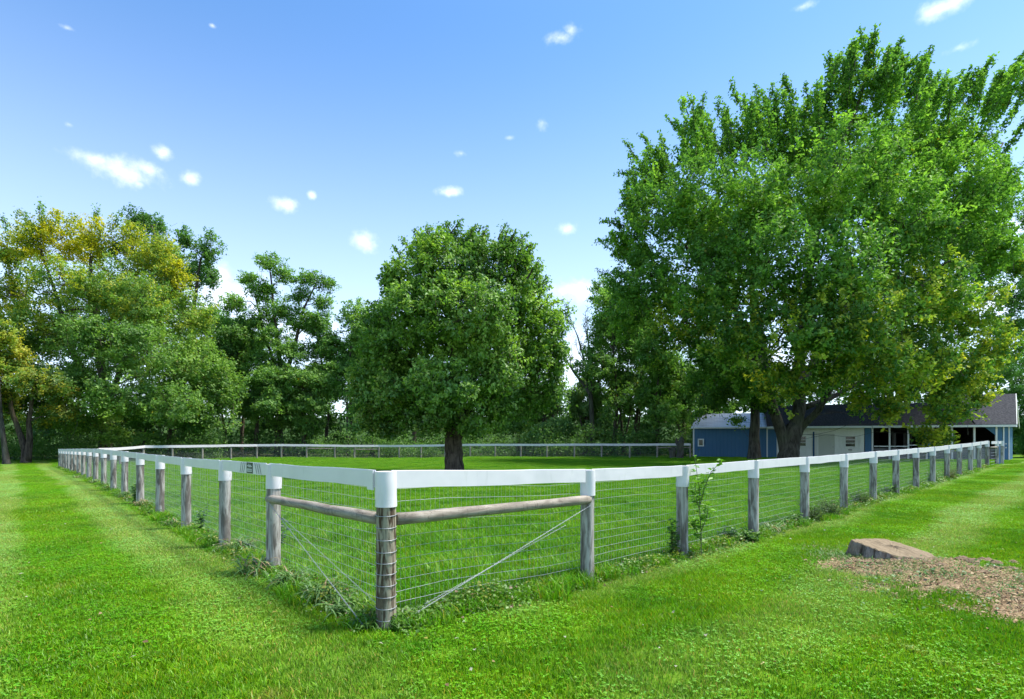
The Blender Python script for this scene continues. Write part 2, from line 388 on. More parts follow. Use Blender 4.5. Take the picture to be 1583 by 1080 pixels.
# ------------------------------------------------------------------ grass: tufts of blades scattered over the ground
def blades(n, size, h, w, lean, clover=0, seed=0):
    r = np.random.default_rng(seed)
    x = r.uniform(-size / 2, size / 2, n); y = r.uniform(-size / 2, size / 2, n)
    a = r.uniform(0, 2 * pi, n); hh = h * r.uniform(.55, 1.15, n); ww = w * r.uniform(.7, 1.3, n)
    ln = lean * r.uniform(.2, 1.3, n); fa = a + r.normal(0, .6, n) + pi / 2
    dx, dy = np.cos(a) * ww / 2, np.sin(a) * ww / 2; lx, ly = np.cos(fa) * ln * hh, np.sin(fa) * ln * hh
    z0 = np.zeros(n) - .01
    P = np.stack([np.c_[x - dx, y - dy, z0], np.c_[x + dx, y + dy, z0],
                  np.c_[x + dx * .8 + lx * .35, y + dy * .8 + ly * .35, hh * .6], np.c_[x - dx * .8 + lx * .35, y - dy * .8 + ly * .35, hh * .6],
                  np.c_[x + lx, y + ly, hh]], 1).reshape(-1, 3)
    i = np.arange(n)[:, None] * 5
    T = np.concatenate([i + [0, 1, 2], i + [0, 2, 3], i + [3, 2, 4]])
    br = r.uniform(.5, 1.35, n); yl = r.uniform(0, 1, n)
    c = np.c_[br * (1 + .45 * (yl > .8)), br, br * (1 + 1.5 * (yl > .88))]
    dead = r.uniform(0, 1, n) < .05; c[dead] = [2.6, 1.0, 4.0]
    C = np.repeat(c, 5, 0)
    if clover:
        m = clover; cx = r.uniform(-size / 2, size / 2, m); cy = r.uniform(-size / 2, size / 2, m); cz = r.uniform(.6, 1.0, m) * h
        VV = [P]; CC = [C]; TT = [T]; base = len(P)
        for k in range(3):
            aa = r.uniform(0, 2 * pi, m) * 0 + np.arange(m) * 1.7 + k * 2.094; s = r.uniform(.0045, .0085, m)
            pts = []
            tl = r.normal(0, .25, (m, 2))
            for (u, v) in ((0, 0), (.9, -.75), (1.9, -.55), (2.1, 0), (1.9, .55), (.9, .75)):
                X = (np.cos(aa) * u - np.sin(aa) * v) * s; Y = (np.sin(aa) * u + np.cos(aa) * v) * s
                pts.append(np.c_[cx + X, cy + Y, cz + X * tl[:, 0] + Y * tl[:, 1] + abs(v) * s * .35])
            Pq = np.stack(pts, 1).reshape(-1, 3); j = np.arange(m)[:, None] * 6 + base
            TT += [j + [0, 1, 2], j + [0, 2, 3], j + [0, 3, 4], j + [0, 4, 5]]
            VV.append(Pq); base += len(Pq)
            CC.append(np.repeat(np.c_[r.uniform(.75, 1.2, m), r.uniform(.95, 1.3, m), r.uniform(1.3, 3.0, m)], 6, 0))
        P = np.concatenate(VV); C = np.concatenate(CC); T = np.concatenate(TT)
    return P, T, C
def tuft_objs(name, specs, mat):
    out = []
    for i, s in enumerate(specs):
        P, T, C = blades(seed=50 + i, **s)
        out.append(bpy.data.objects.new(name, np_mesh(name, P, T, mat, C)))
    return out
def scatter(name, pts, rot, scl, pick, sources, **k):
    me = bpy.data.meshes.new(name); me.vertices.add(len(pts)); me.vertices.foreach_set('co', np.asarray(pts, np.float32).ravel())
    for an, ty, d in (('rz', 'FLOAT', rot), ('sc', 'FLOAT', scl), ('pk', 'INT', pick)):
        a = me.attributes.new(an, ty, 'POINT'); a.data.foreach_set('value', np.asarray(d, np.float32 if ty == 'FLOAT' else np.int32))
    me.update(); o = link(bpy.data.objects.new(name, me)); tag(o, **k)
    g = bpy.data.node_groups.new(name, 'GeometryNodeTree')
    g.interface.new_socket('Geometry', in_out='INPUT', socket_type='NodeSocketGeometry')
    g.interface.new_socket('Geometry', in_out='OUTPUT', socket_type='NodeSocketGeometry')
    gi = N(g, 'NodeGroupInput'); gout = N(g, 'NodeGroupOutput')
    jn = N(g, 'GeometryNodeJoinGeometry')
    for s in sources:
        oi = N(g, 'GeometryNodeObjectInfo'); oi.inputs['Object'].default_value = s; oi.inputs['As Instance'].default_value = True
        g.links.new(oi.outputs['Geometry'], jn.inputs[0])
    def attr(n, ty):
        a = N(g, 'GeometryNodeInputNamedAttribute', data_type=ty); a.inputs['Name'].default_value = n; return a.outputs[0]
    cb = N(g, 'ShaderNodeCombineXYZ'); g.links.new(attr('rz', 'FLOAT'), cb.inputs[2])
    ip = N(g, 'GeometryNodeInstanceOnPoints'); ip.inputs['Pick Instance'].default_value = True
    g.links.new(gi.outputs[0], ip.inputs['Points']); g.links.new(jn.outputs[0], ip.inputs['Instance'])
    g.links.new(attr('pk', 'INT'), ip.inputs['Instance Index']); g.links.new(cb.outputs[0], ip.inputs['Rotation'])
    g.links.new(attr('sc', 'FLOAT'), ip.inputs['Scale']); g.links.new(ip.outputs[0], gout.inputs[0])
    md = o.modifiers.new('scatter', 'NODES'); md.node_group = g
    return o
TS = .54
lawn_t = tuft_objs('lawn_tuft', [dict(n=1500, size=TS, h=.038, w=.0055, lean=.7), dict(n=1300, size=TS, h=.042, w=.006, lean=.9),
                                 dict(n=1350, size=TS, h=.036, w=.0055, lean=.8, clover=70), dict(n=1200, size=TS, h=.034, w=.005, lean=.9, clover=150)], M_lawn)
padd_t = tuft_objs('paddock_tuft', [dict(n=900, size=TS, h=.11, w=.007, lean=.7), dict(n=900, size=TS, h=.14, w=.008, lean=.9), dict(n=800, size=TS, h=.09, w=.007, lean=.6, clover=60)], M_padd)
st = .36
gx = np.arange(-66, 66, st); gy = np.arange(-2.5, 58, st); PX, PY = np.meshgrid(gx, gy); PX = PX.ravel(); PY = PY.ravel()
PX = PX + rng.uniform(-.07, .07, PX.size); PY = PY + rng.uniform(-.07, .07, PY.size)
keep = (np.abs(PX) < PY * 1.02 + 8) & ~((PY > 53) & (PX < 18)) & ~((PY > 49) & (PX < -26))
bld = (PX > 16.5) & (PY > 51 - (PX - 17) * (8 / 22.5) - .35) & (PY < 62)
apron = (PX > 26) & (PX < 40.5) & (PY > 51 - (PX - 17) * (8 / 22.5) - 3.9)
keep &= ~bld & ~apron
PX, PY = PX[keep], PY[keep]
isl = (distR(PX, PY) > .05) | (distL(PX, PY) > .05)
sm_ = soil(PX, PY)
clv = hash_noise(PX, PY, 1.3, 5)
u = rng.uniform(0, 1, PX.size)
ok = isl & (u > sm_ * 1.05)
x, y = PX[ok], PY[ok]
pick = np.where(clv[ok] + rng.normal(0, .25, x.size) > .0, rng.integers(2, 4, x.size), rng.integers(0, 2, x.size))
scatter('lawn_grass', np.c_[x, y, gh(x, y)], rng.uniform(0, 6.28, x.size), rng.uniform(.85, 1.15, x.size) * (1 + .35 * (y > 12)), pick, lawn_t,
        kind='stuff', label='short mown lawn grass with clover outside the paddock fence')
ok = ~isl
x, y = PX[ok], PY[ok]
far = y > 12
scatter('paddock_grass', np.c_[x, y, gh(x, y)], rng.uniform(0, 6.28, x.size), rng.uniform(.7, 1.25, x.size) * (1 - .2 * far), rng.integers(0, 3, x.size), padd_t,
        kind='stuff', label='longer green grass growing inside the fenced paddock')
# ------------------------------------------------------------------ fences
def cyl_mesh(name, r, h, mat, n=12, seed=0, taper=.97, rough=.03):
    rr = random.Random(seed); mb = MB(); lv = [0, .12, .35, .6, .85, 1.0]
    wob = [1 + rr.uniform(-rough, rough) for _ in range(n)]
    V = []; Fs = []
    for i, k in enumerate(lv):
        cxo, cyo = rr.uniform(-.004, .004), rr.uniform(-.004, .004)
        for j in range(n):
            a = 2 * pi * j / n; q = r * (1 - (1 - taper) * k) * wob[j] * (1 + rr.uniform(-rough, rough) * .5)
            V.append((cos(a) * q + cxo, sin(a) * q + cyo, h * k))
    V += V[-n:] + V[:n]
    for i in range(len(lv) - 1):
        for j in range(n): Fs.append((i * n + j, i * n + (j + 1) % n, i * n + n + (j + 1) % n, i * n + n + j))
    m = len(V) - n; Fs.append(tuple(range(m - n, m))); Fs.append(tuple(range(m + n - 1, m - 1, -1)))
    mb.add(V, Fs); me = mb.mesh(name, mat, True)
    for p in me.polygons: p.use_smooth = len(p.vertices) == 4
    return me
POST_H = 1.30; PR = .083
post_meshes = [cyl_mesh('post', PR, POST_H + .25 - .012, M_post, seed=i, rough=.045) for i in range(5)]
sleeve_mesh = cyl_mesh('sleeve', PR + .006, .292, M_white, n=20, seed=3, taper=1.0, rough=.006)
TOPS = {(round(float(q[0]), 3), round(float(q[1]), 3)): z_ for q, z_ in list(zip(R_pos, R_top)) + list(zip(L_pos, L_top))}
def top_z(x, y): return TOPS.get((round(float(x), 3), round(float(y), 3)), g1(x, y) + POST_H)
def fence_post(parent, x, y, i, mat=None, r=1.0, sleeve=True):
    p = bpy.data.objects.new('post', post_meshes[i % 5]); link(p, parent)
    z = top_z(x, y) - POST_H; p.location = (x - parent.location.x, y - parent.location.y, z - .25); p.rotation_euler = (0, 0, i * 1.3); p.scale = (r, r, 1)
    if mat is not None:
        p.data = p.data.copy(); p.data.materials[0] = mat
    if sleeve:
        s = bpy.data.objects.new('sleeve', sleeve_mesh); link(s, p); s.location = (0, 0, POST_H + .25 - .30)
    return p
WH = [1.135, 1.03, .93, .83, .73, .63, .54, .45, .355, .26, .165, .07]
def rail_piece(parent, a, b, nrm, mat, hgt=.148, th=.011, off=.05, gap0=.0, gap1=0.0, top=0.0, name='rail', seg=6, sag=.004, seed=0):
    rr = random.Random(seed); a = np.array(a); b = np.array(b); d = b - a; L = np.linalg.norm(d); d /= L
    za, zb = top_z(*a) + top + .004, top_z(*b) + top + .004
    V = []; Fs = []
    for i in range(seg + 1):
        t = i / seg; s = gap0 + (L - gap0 - gap1) * t; q = a + d * s
        k = s / L; z = za * (1 - k) + zb * k - sag * sin(pi * t) + (rr.uniform(-.004, .004) if 0 < i < seg else 0)
        o = off + (rr.uniform(-.004, .004) if 0 < i < seg else 0); hh = hgt + rr.uniform(-.003, .003)
        for (oo, zz) in ((o, z - hh), (o + th, z - hh), (o + th, z - .006), (o + th - .003, z), (o + .003, z), (o, z - .006)):
            V.append((q[0] + nrm[0] * oo - parent.location.x, q[1] + nrm[1] * oo - parent.location.y, zz))
    for i in range(seg):
        for j in range(6): Fs.append((i * 6 + j, i * 6 + 6 + j, i * 6 + 6 + (j + 1) % 6, i * 6 + (j + 1) % 6))
    Fs.append(tuple(range(5, -1, -1))); Fs.append(tuple(range(seg * 6, seg * 6 + 6)))
    import bmesh
    me = MB().add(V, Fs).mesh(name, mat)
    bm = bmesh.new(); bm.from_mesh(me); bmesh.ops.recalc_face_normals(bm, faces=bm.faces); bm.to_mesh(me); bm.free()
    o = bpy.data.objects.new(name, me); return link(o, parent)
def wire_mesh(parent, pts, nrm, off, wr, heights, mat, vstep=.051, topz=1.14, sag=0.0):
    ox, oy = parent.location.x, parent.location.y
    # the long line wires, each one a part; the upright stay wires joined
    P2 = []
    for k, (a, b) in enumerate(zip(pts[:-1], pts[1:])):
        a = np.array(a); b = np.array(b); n = 4
        for i in range(n + (k == len(pts) - 2)):
            P2.append(a + (b - a) * i / n)
    P2 = np.array(P2); G = gh(P2[:, 0], P2[:, 1])
    for hi, hgt in enumerate(heights):
        jit = rng.normal(0, .004, len(P2)); jit2 = rng.normal(0, .004, len(P2))
        P3 = np.c_[P2[:, 0] + nrm[0] * (off + jit2) - ox, P2[:, 1] + nrm[1] * (off + jit2) - oy, G + hgt + jit]
        V, Q = tube(P3, wr, 4)
        o = bpy.data.objects.new('wire', np_mesh('wire', V, np.array(Q), mat)); link(o, parent)
    V = []; Q = []; base = 0
    for a, b in zip(pts[:-1], pts[1:]):
        a = np.array(a); b = np.array(b); L = np.linalg.norm(b - a); n = int(L / vstep); t = (np.arange(n) + .5) / n
        q = a[None] + (b - a)[None] * t[:, None]; z = gh(q[:, 0], q[:, 1]); r = wr * .6
        lo = heights[-1]
        for (dx, dy) in ((r, 0), (-r * .5, r * .87), (-r * .5, -r * .87)):
            pass
        cs = [(r, 0), (-r * .5, r * .87), (-r * .5, -r * .87)]
        jx = rng.normal(0, .004, n)
        B = np.stack([np.c_[q[:, 0] + nrm[0] * off + c_[0] - ox, q[:, 1] + nrm[1] * off + c_[1] - oy, z + lo] for c_ in cs] +
                     [np.c_[q[:, 0] + nrm[0] * off + c_[0] + jx - ox, q[:, 1] + nrm[1] * off + c_[1] + jx - oy, z + topz] for c_ in cs], 1).reshape(-1, 3)
        i = np.arange(n)[:, None] * 6 + base
        Q += [i + [0, 1, 4, 3], i + [1, 2, 5, 4], i + [2, 0, 3, 5]]; V.append(B); base += len(B)
    o = bpy.data.objects.new('stay_wires', np_mesh('stay_wires', np.concatenate(V), np.concatenate(Q), mat)); link(o, parent); tag(o, kind='stuff')

def strand(parent, a, b, r=.0017, twist=.0045, name='brace_wire', turns=26, spread=0.0):
    a = np.array(a); b = np.array(b); n = turns * 6; mb = MB(); d = b - a; L = np.linalg.norm(d); d /= L
    u = np.cross(d, (0, 0, 1)); u /= np.linalg.norm(u); w = np.cross(u, d)
    for ph in (0, pi):
        P = []
        for i in range(n + 1):
            t = i / n; q = twist * (1 + spread * max(0, t - .55) * 8)
            an = ph + turns * 2 * pi * t * (1 if spread == 0 else .5)
            P.append(a + d * L * t + u * cos(an) * q + w * sin(an) * q - np.array([parent.location.x, parent.location.y, parent.location.z]))
        mb.tube(P, r, 4)
    return mb.obj(name, M_wire, parent, True)

def brace(parent, a, b, za, zb, r=.05, seed=1):
    rr = random.Random(seed); a = np.array([*a, za]); b = np.array([*b, zb]); P = []; R = []
    for i in range(9):
        t = i / 8; P.append(a + (b - a) * t + np.array([0, 0, rr.uniform(-.004, .004)]) - np.array([parent.location.x, parent.location.y, 0])); R.append(r * (1 + rr.uniform(-.05, .05)) * (.98 + .06 * (1 - t)))
    mb = MB(); mb.tube(P, R, 14); o = mb.obj('brace_rail', M_brace, parent, True)
    for p in o.data.polygons: p.use_smooth = len(p.vertices) == 4
    return o

# the right-hand fence with the corner post
fr = empty('paddock_fence', (XA, ZA, 0), label='white-railed wire fence running from the banded corner post right to the blue stable', cat='fence', group='fences round the paddock')
for i, (x, y) in enumerate(R_pos):
    p = fence_post(fr, x, y, i, M_postd if i == 0 else None, 1.0)
    if i == 0:
        p['label'] = 'darker stained corner post with wire wrapped round it'
        for hgt in WH[2:] + []:
            P = [(cos(a) * (PR + .0015), sin(a) * (PR + .0015), .25 + hgt + .004 * sin(a)) for a in np.linspace(0, 2 * pi, 21)]
            mb = MB(); mb.tube(P, .0026, 5, False); mb.obj('wire_ring', M_wire, p, True)
for i, (a, b) in enumerate(zip(R_pos[:-1], R_pos[1:])):
    rail_piece(fr, a, b, nR, M_white, gap0=.02, gap1=PR + .016, off=.045, seed=i)
wire_mesh(fr, R_pos, nR, -.075, .0017, WH, M_wire)
p0, p1 = np.array(R_pos[0]), np.array(R_pos[1]); dRn = dR / np.linalg.norm(dR); dLn = dL / np.linalg.norm(dL)
brace(fr, p0 + dRn * .085, p1 - dRn * .03 + nR * .045, .885, g1(*p1) + .955, seed=2)
ax = np.array([*(p1 + nR * .07 - dRn * .0), g1(*p1) + .90]); bx = np.array([*(p0 + nR * .07 + dRn * .10), .03])
strand(fr, ax, bx)
strand(fr, ax - np.array([dRn[0] * .45, dRn[1] * .45, .19]) , np.array([*(p0 + nR * .03 + dRn * .36), .12]), r=.0013, turns=22)

# the left-hand fence
fl_ = empty('paddock_fence', (L_pos[0][0], L_pos[0][1], 0), label='white-railed wire fence running from the corner left along the striped lawn', cat='fence', group='fences round the paddock')
allL = [tuple(A0)] + L_pos
for i, (x, y) in enumerate(L_pos): fence_post(fl_, x, y, i + 2)
for i, (a, b) in enumerate(zip(allL[:-1], allL[1:])):
    rail_piece(fl_, a, b, nL, M_white, gap0=.09 if i == 0 else PR + .014, gap1=.02, off=.045, seed=40 + i)
wire_mesh(fl_, allL, nL, -.075, .0017, WH, M_wire)
q1 = np.array(L_pos[0])
# short strap where the left rail laps onto the corner
a_ = p0 + dLn * .10 + nL * .058
mb = MB(); e = p0 + dLn * .20 + nL * .058
def wbox(mb, a, b, nrm, th, z0, z1, par):
    o = np.array([par.location.x, par.location.y]); a = np.array(a) - o; b = np.array(b) - o; n = np.array(nrm) * th
    V = [(*a, z0), (*b, z0), (*(b + n), z0), (*(a + n), z0), (*a, z1), (*b, z1), (*(b + n), z1), (*(a + n), z1)]
    return mb.add(V, [(0, 3, 2, 1), (4, 5, 6, 7), (0, 1, 5, 4), (1, 2, 6, 5), (2, 3, 7, 6), (3, 0, 4, 7)])
wbox(mb, a_, e, nL, .012, POST_H - .165, POST_H + .003, fl_); mb.obj('rail_joint', M_white, fl_)
brace(fl_, p0 + dLn * .085 + nL * .0, q1 + dLn * .03 + nL * .045, .885, g1(*q1) + .875, seed=5)
strand(fl_, np.array([*(q1 + nL * .08), g1(*q1) + .86]), np.array([*(p0 + nL * .16 + dLn * .06), .01]))
strand(fl_, np.array([*(q1 + nL * .06 - dLn * .45), g1(*q1) + .70]), np.array([*(p0 + nL * .04 + dLn * .05), .17]), r=.0013, turns=22)
# printed stripes and label on the rail of the first bay
bay_a, bay_b = np.array(L_pos[0]), np.array(L_pos[1]); dd = (bay_b - bay_a); dd /= np.linalg.norm(dd)
def s_of(px):
    q = on_line(px, bay_a + nL * .057, dL); return float((np.array(q) - bay_a).dot(dd))
zt = lambda s: (top_z(*bay_a) * (1 - s / 2.7) + top_z(*bay_b) * s / 2.7)
def flat(name, quad, mat, parent, off=.0585):
    V = [(*(bay_a + dd * s + nL * off - np.array([fl_.location.x, fl_.location.y])), zt(s) - dz) for s, dz in quad]
    return MB().add(V, [tuple(range(len(V)))]).obj(name, mat, parent)
PXW = .060
for k in range(3):
    w_ = .014
    s0 = s_of(405.5 - 0) ; s0 = s_of(393.5 + k * 3.2); s1 = s_of(397 + k * 3.3)
    flat('stripe', [(s0, .006), (s0 - w_, .006), (s1 - w_, .142), (s1, .142)], M_print, fl_)
    s0 = s_of(373 + k * 2.9); s1 = s_of(371 + k * 2.7)
    flat('stripe', [(s0, .006), (s0 - w_ * 1.4, .006), (s1 - w_ * 1.4, .142), (s1, .142)], M_print, fl_)
sa, sb = s_of(390.8), s_of(381.2); lw = sb - sa
lab = flat('maker_label', [(sa, .004), (sb, .004), (sb, .144), (sa, .144)], M_pgreen, fl_)
flat('label_panel', [(sa + lw * .12, .086), (sb - lw * .08, .086), (sb - lw * .08, .124), (sa + lw * .12, .124)], M_pwhite, lab, .0595)
for k, (u0, u1, z0, z1) in enumerate(((.90, .80, .055, .045), (.78, .70, .060, .035), (.66, .60, .065, .022), (.58, .50, .068, .040), (.47, .38, .066, .028), (.36, .28, .066, .036), (.25, .10, .062, .048))):
    flat('letter_stroke', [(sa + lw * u0, z0), (sa + lw * u1, z0 - .003), (sa + lw * u1, z1), (sa + lw * u0, z1)], M_pwhite, lab, .0595)
for k in range(5):
    u0 = .82 - k * .14
    flat('letter_stroke', [(sa + lw * u0, .094), (sa + lw * (u0 - .07), .094), (sa + lw * (u0 - .07), .116), (sa + lw * u0, .116)], M_pgreen, lab, .060)

# the back fence, far across the paddock
fb = empty('paddock_fence', (-13.5, 55, 0), label='thin white-topped fence across the far side of the paddock before the trees', cat='fence', group='fences round the paddock')
KP = [(92, 34.0), (222, 43.5), (266, 45.0), (397, 50.0), (585, 55.0), (765, 53.0), (930, 50.0), (1067, 48.3)]
def zb_of(px):
    for (a, za), (b, zb_) in zip(KP[:-1], KP[1:]):
        if a <= px <= b:
            xa, xb = X_(a, za), X_(b, zb_); q = on_line(px, (xa, za), (xb - xa, zb_ - za)); return q
    return (X_(px, 48.3), 48.3)
B_px = [150, 186, 222, 266.6, 313, 357, 397, 435, 474, 517.5, 548, 585.7, 617, 651, 688, 727, 765.5, 805, 845.5, 888, 930, 973.5, 1016, 1067]
B_pos = [zb_of(p) for p in B_px]
def g_back(x, y, px): return EYE - (np.interp(px, [150, 397, 585, 765, 1067], [716, 715, 711, 708, 707]) - HY) / F * y
for i, ((x, y), px) in enumerate(zip(B_pos, B_px)):
    p = fence_post(fb, x, y, i, M_back, .95, False)
    s = .115
    c_ = bpy.data.objects.new('post_cap', sleeve_mesh); link(c_, p); c_.location = (0, 0, POST_H + .25 - .15); c_.scale = (.9, .9, .5)
for i, (a, b) in enumerate(zip(B_pos[:-1], B_pos[1:])):
    d = np.array(b) - np.array(a); n_ = np.array([d[1], -d[0]]) / np.linalg.norm(d)
    if i == 10: a_t, b_t = 0, 0
    rail_piece(fb, a, b, n_, M_white, hgt=.20, th=.03, off=.085, seg=2, sag=.01, seed=90 + i, top=.03)
wire_mesh(fb, B_pos, np.array([0, -1.0]), 0.0, .0024, WH, M_wired, vstep=.1)
def rail_between(i, j, z, r=.045):
    a, b = B_pos[i], B_pos[j]; brace(fb, a, b, g1(*a) + z, g1(*b) + z, r)
rail_between(8, 9, .93); rail_between(10, 11, .88); rail_between(22, 23, .95)

# ------------------------------------------------------------------ buildings
F0 = np.array([X_(1072, 51), 51.0]); F1 = np.array([X_(1565, 43), 43.0]); Lb = np.linalg.norm(F1 - F0)
bang = math.atan2(F1[1] - F0[1], F1[0] - F0[0])
def U(px): return float(np.linalg.norm(np.array(on_line(px, F0, F1 - F0)) - F0))
def uz(px, py):
    q = on_line(px, F0, F1 - F0); return EYE - (py - HY) / F * q[1]
def paint(name, col, wear=(.5, .5, .5), amt=.35, rough=.7, groove=True, gs=1.0):
    m, t, b = pmat(name, col, rough, spec=.25)
    n = noise_(t, objvec(t, (6, 6, 1)), 1, 5, .6); n2 = noise_(t, objvec(t, (.7, .7, .5)), 1, 3)
    c = mix_(t, mapr(t, n, .5, .75, 0, amt), col, wear); c = mix_(t, mapr(t, n2, .4, .7, 0, .3), c, tuple(x * .8 for x in col))
    t.links.new(c, b.inputs['Base Color']); bump_(t, b, n, .4, .01); return m
M_blue = paint('blue_paint', (.06, .15, .265), (.12, .20, .29), .5)
M_blued = paint('dark_blue_paint', (.022, .075, .16), (.05, .1, .16), .4)
M_wpaint = paint('white_paint', (.74, .72, .66), (.5, .47, .42), .5)
M_wtrim = paint('white_trim', (.72, .72, .70), (.5, .48, .45), .4)
M_cream = paint('cream_door', (.50, .49, .42), (.4, .38, .33), .4)
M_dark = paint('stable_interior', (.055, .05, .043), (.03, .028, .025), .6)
M_grey, _, _ = pmat('grey_boards', (.16, .155, .16), .8)
M_glass, _, _ = pmat('dark_window_glass', (.012, .014, .016), .08, spec=.6)
m, t, b = pmat('metal_roof', (.4, .42, .45), .45, metal=.2); n = noise_(t, objvec(t, (.6, 3, 3)), 1, 4)
t.links.new(mix_(t, mapr(t, n, .45, .7, 0, .6), (.42, .44, .47), (.25, .25, .26)), b.inputs['Base Color']); M_mroof = m
m, t, b = pmat('asphalt_shingle', (.06, .055, .055), .95, spec=.1)
n = noise_(t, objvec(t, (9, 9, 9)), 1, 4); n2 = noise_(t, objvec(t, (.35, .5, .5)), 1, 3)
c = mix_(t, mapr(t, n, .35, .7, 0, 1), (.024, .023, .026), (.055, .052, .054)); c = mix_(t, mapr(t, n2, .54, .66, 0, .75), c, (.045, .03, .026))
t.links.new(c, b.inputs['Base Color']); bump_(t, b, n, .8, .03); M_shing = m
m, t, b = pmat('grey_shingle', (.06, .055, .055), .95, spec=.1)
n = noise_(t, objvec(t, (9, 9, 9)), 1, 4); t.links.new(mix_(t, mapr(t, n, .35, .7, 0, 1), (.045, .045, .052), (.085, .085, .095)), b.inputs['Base Color']); bump_(t, b, n, .8, .03); M_shing2 = m

def building(label, u0, u1, name='stable', cat='stable'):
    q = F0 + (F1 - F0) / Lb * u0
    o = empty(name, (q[0], q[1], g1(*q)), bang, label=label, cat=cat); o['u0'] = u0; return o
def bx(par, name, x0, x1, y0, y1, z0, z1, mat, **k): return MB().box(x0, x1, y0, y1, z0, z1).obj(name, mat, par, **k)
def roof_slab(par, name, e0, e1, yf, zf, yr, zr, th, mat, r0=None, r1=None):
    """one slope from the eave line (e0..e1 at yf,zf) to the ridge (r0..r1 at yr,zr)"""
    r0 = e0 if r0 is None else r0; r1 = e1 if r1 is None else r1
    V = [(e0, yf, zf), (e1, yf, zf), (r1, yr, zr), (r0, yr, zr)]; V += [(a, b_, c_ + th) for a, b_, c_ in V]
    return MB().add(V, [(0, 3, 2, 1), (4, 5, 6, 7), (0, 1, 5, 4), (1, 2, 6, 5), (2, 3, 7, 6), (3, 0, 4, 7)]).obj(name, mat, par)
def window(par, x0, x1, z0, z1, y=-.02, bars=2, fw=.09, mat=None):
    mat = mat or M_wtrim; mb = MB()
    mb.box(x0 - fw, x1 + fw, y - .05, y + .01, z1, z1 + fw); mb.box(x0 - fw, x1 + fw, y - .06, y + .01, z0 - fw, z0)
    mb.box(x0 - fw, x0, y - .05, y + .01, z0, z1); mb.box(x1, x1 + fw, y - .05, y + .01, z0, z1)
    w = mb.obj('window', mat, par)
    g = bx(w, 'pane', x0, x1, y - .012, y - .004, z0, z1, M_glass)
    for i in range(bars):
        z = z0 + (z1 - z0) * (i + 1) / (bars + 1); bx(w, 'glazing_bar', x0, x1, y - .035, y - .013, z - .025, z + .025, mat)
    return w
def boards(par, x0, x1, z0, z1, y, mat, step=.3, label=None, holes=(), name='board', th=.025, seed=0):
    """upright boards with open joints, laid on a backing wall, cut round the openings"""
    rr = random.Random(seed); n = max(1, round((x1 - x0) / step)); s = (x1 - x0) / n
    for i in range(n):
        a, b_ = x0 + i * s + .006, x0 + (i + 1) * s - .006; segs = [(z0, z1)]
        for (ha, hb, hz0, hz1) in holes:
            if b_ > ha and a < hb:
                segs = [t_ for (q0, q1) in segs for t_ in ((q0, min(q1, hz0)), (max(q0, hz1), q1)) if t_[1] - t_[0] > .02]
        for q0, q1 in segs: MB().box(a, b_, y - th - rr.uniform(0, .006), y, q0, q1).obj(name, mat, par)

EH = 2.78                           # eave height
# -- blue shed at the left end
sh = building('blue board-sided shed with a pale metal roof and one small white window', 0, 0, 'blue_shed', 'shed')
L1 = U(1186)
bx(sh, 'wall', 0, L1, 0, 6.0, -.1, EH - .06, M_blued)
wa, wb = U(1080.5), U(1086.5); wz0, wz1 = uz(1083, 688) , uz(1083, 679.5)
boards(sh, .08, L1 - .06, .04, EH - .12, 0, M_blue, .32, holes=[(wa, wb, wz0, wz1)], seed=1)
bx(sh, 'skirting', 0, L1, -.035, -.001, -.1, .03, M_wtrim)
bx(sh, 'corner_trim', -.05, .08, -.05, .06, 0, EH - .07, M_wtrim); bx(sh, 'corner_trim', L1 - .06, L1 + .05, -.05, .04, 0, EH - .07, M_wtrim)
window(sh, wa, wb, wz0, wz1, y=-.015, bars=0, fw=.1)
rt = roof_slab(sh, 'roof', -.2, L1 + .1, -.35, EH - .03, 3.0, 4.15, .05, M_mroof, r0=.35)
for i in range(26):
    x = -.1 + i * (L1 + .1) / 26; t0 = max(0, (.35 + .2) * 1) 
    mb = MB(); sk = .45 * max(0, 1 - i / 4)
    mb.tube([(x + .02, -.36, EH + .025), (x + .02 + sk, 2.95, 4.20)], .018, 4); mb.obj('roof_seam', M_mroof, rt)
roof_slab(sh, 'roof', .35, L1 + .1, 3.0, 4.15, 6.35, EH - .03, .05, M_mroof, r0=.35) if False else roof_slab(sh, 'roof', .35, L1 + .1, 3.003, 4.147, 6.35, EH - .03, .05, M_mroof, r0=-.2, r1=L1 + .1)
bx(sh, 'fascia', -.2, L1 + .1, -.39, -.352, EH - .11, EH + .015, M_wtrim)

# -- long stable
st_ = building('long white and blue stable with a dark shingle roof, window openings and an open front', L1 + .0, 0)
o1 = L1
def S(px): return U(px) - o1
LW = U(1336) - o1; LE = Lb - o1
D_ = 5.6
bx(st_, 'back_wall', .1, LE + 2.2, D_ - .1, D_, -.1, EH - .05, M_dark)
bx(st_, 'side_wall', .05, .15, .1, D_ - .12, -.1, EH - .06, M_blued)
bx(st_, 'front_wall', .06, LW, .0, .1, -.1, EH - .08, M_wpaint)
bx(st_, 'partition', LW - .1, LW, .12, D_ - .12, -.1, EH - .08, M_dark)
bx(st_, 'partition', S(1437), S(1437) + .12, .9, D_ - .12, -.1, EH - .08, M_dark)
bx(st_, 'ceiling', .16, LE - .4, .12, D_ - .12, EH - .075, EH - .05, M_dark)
bx(st_, 'floor_slab', .1, LE - .2, -.0, D_, -.12, .05, M_grey)
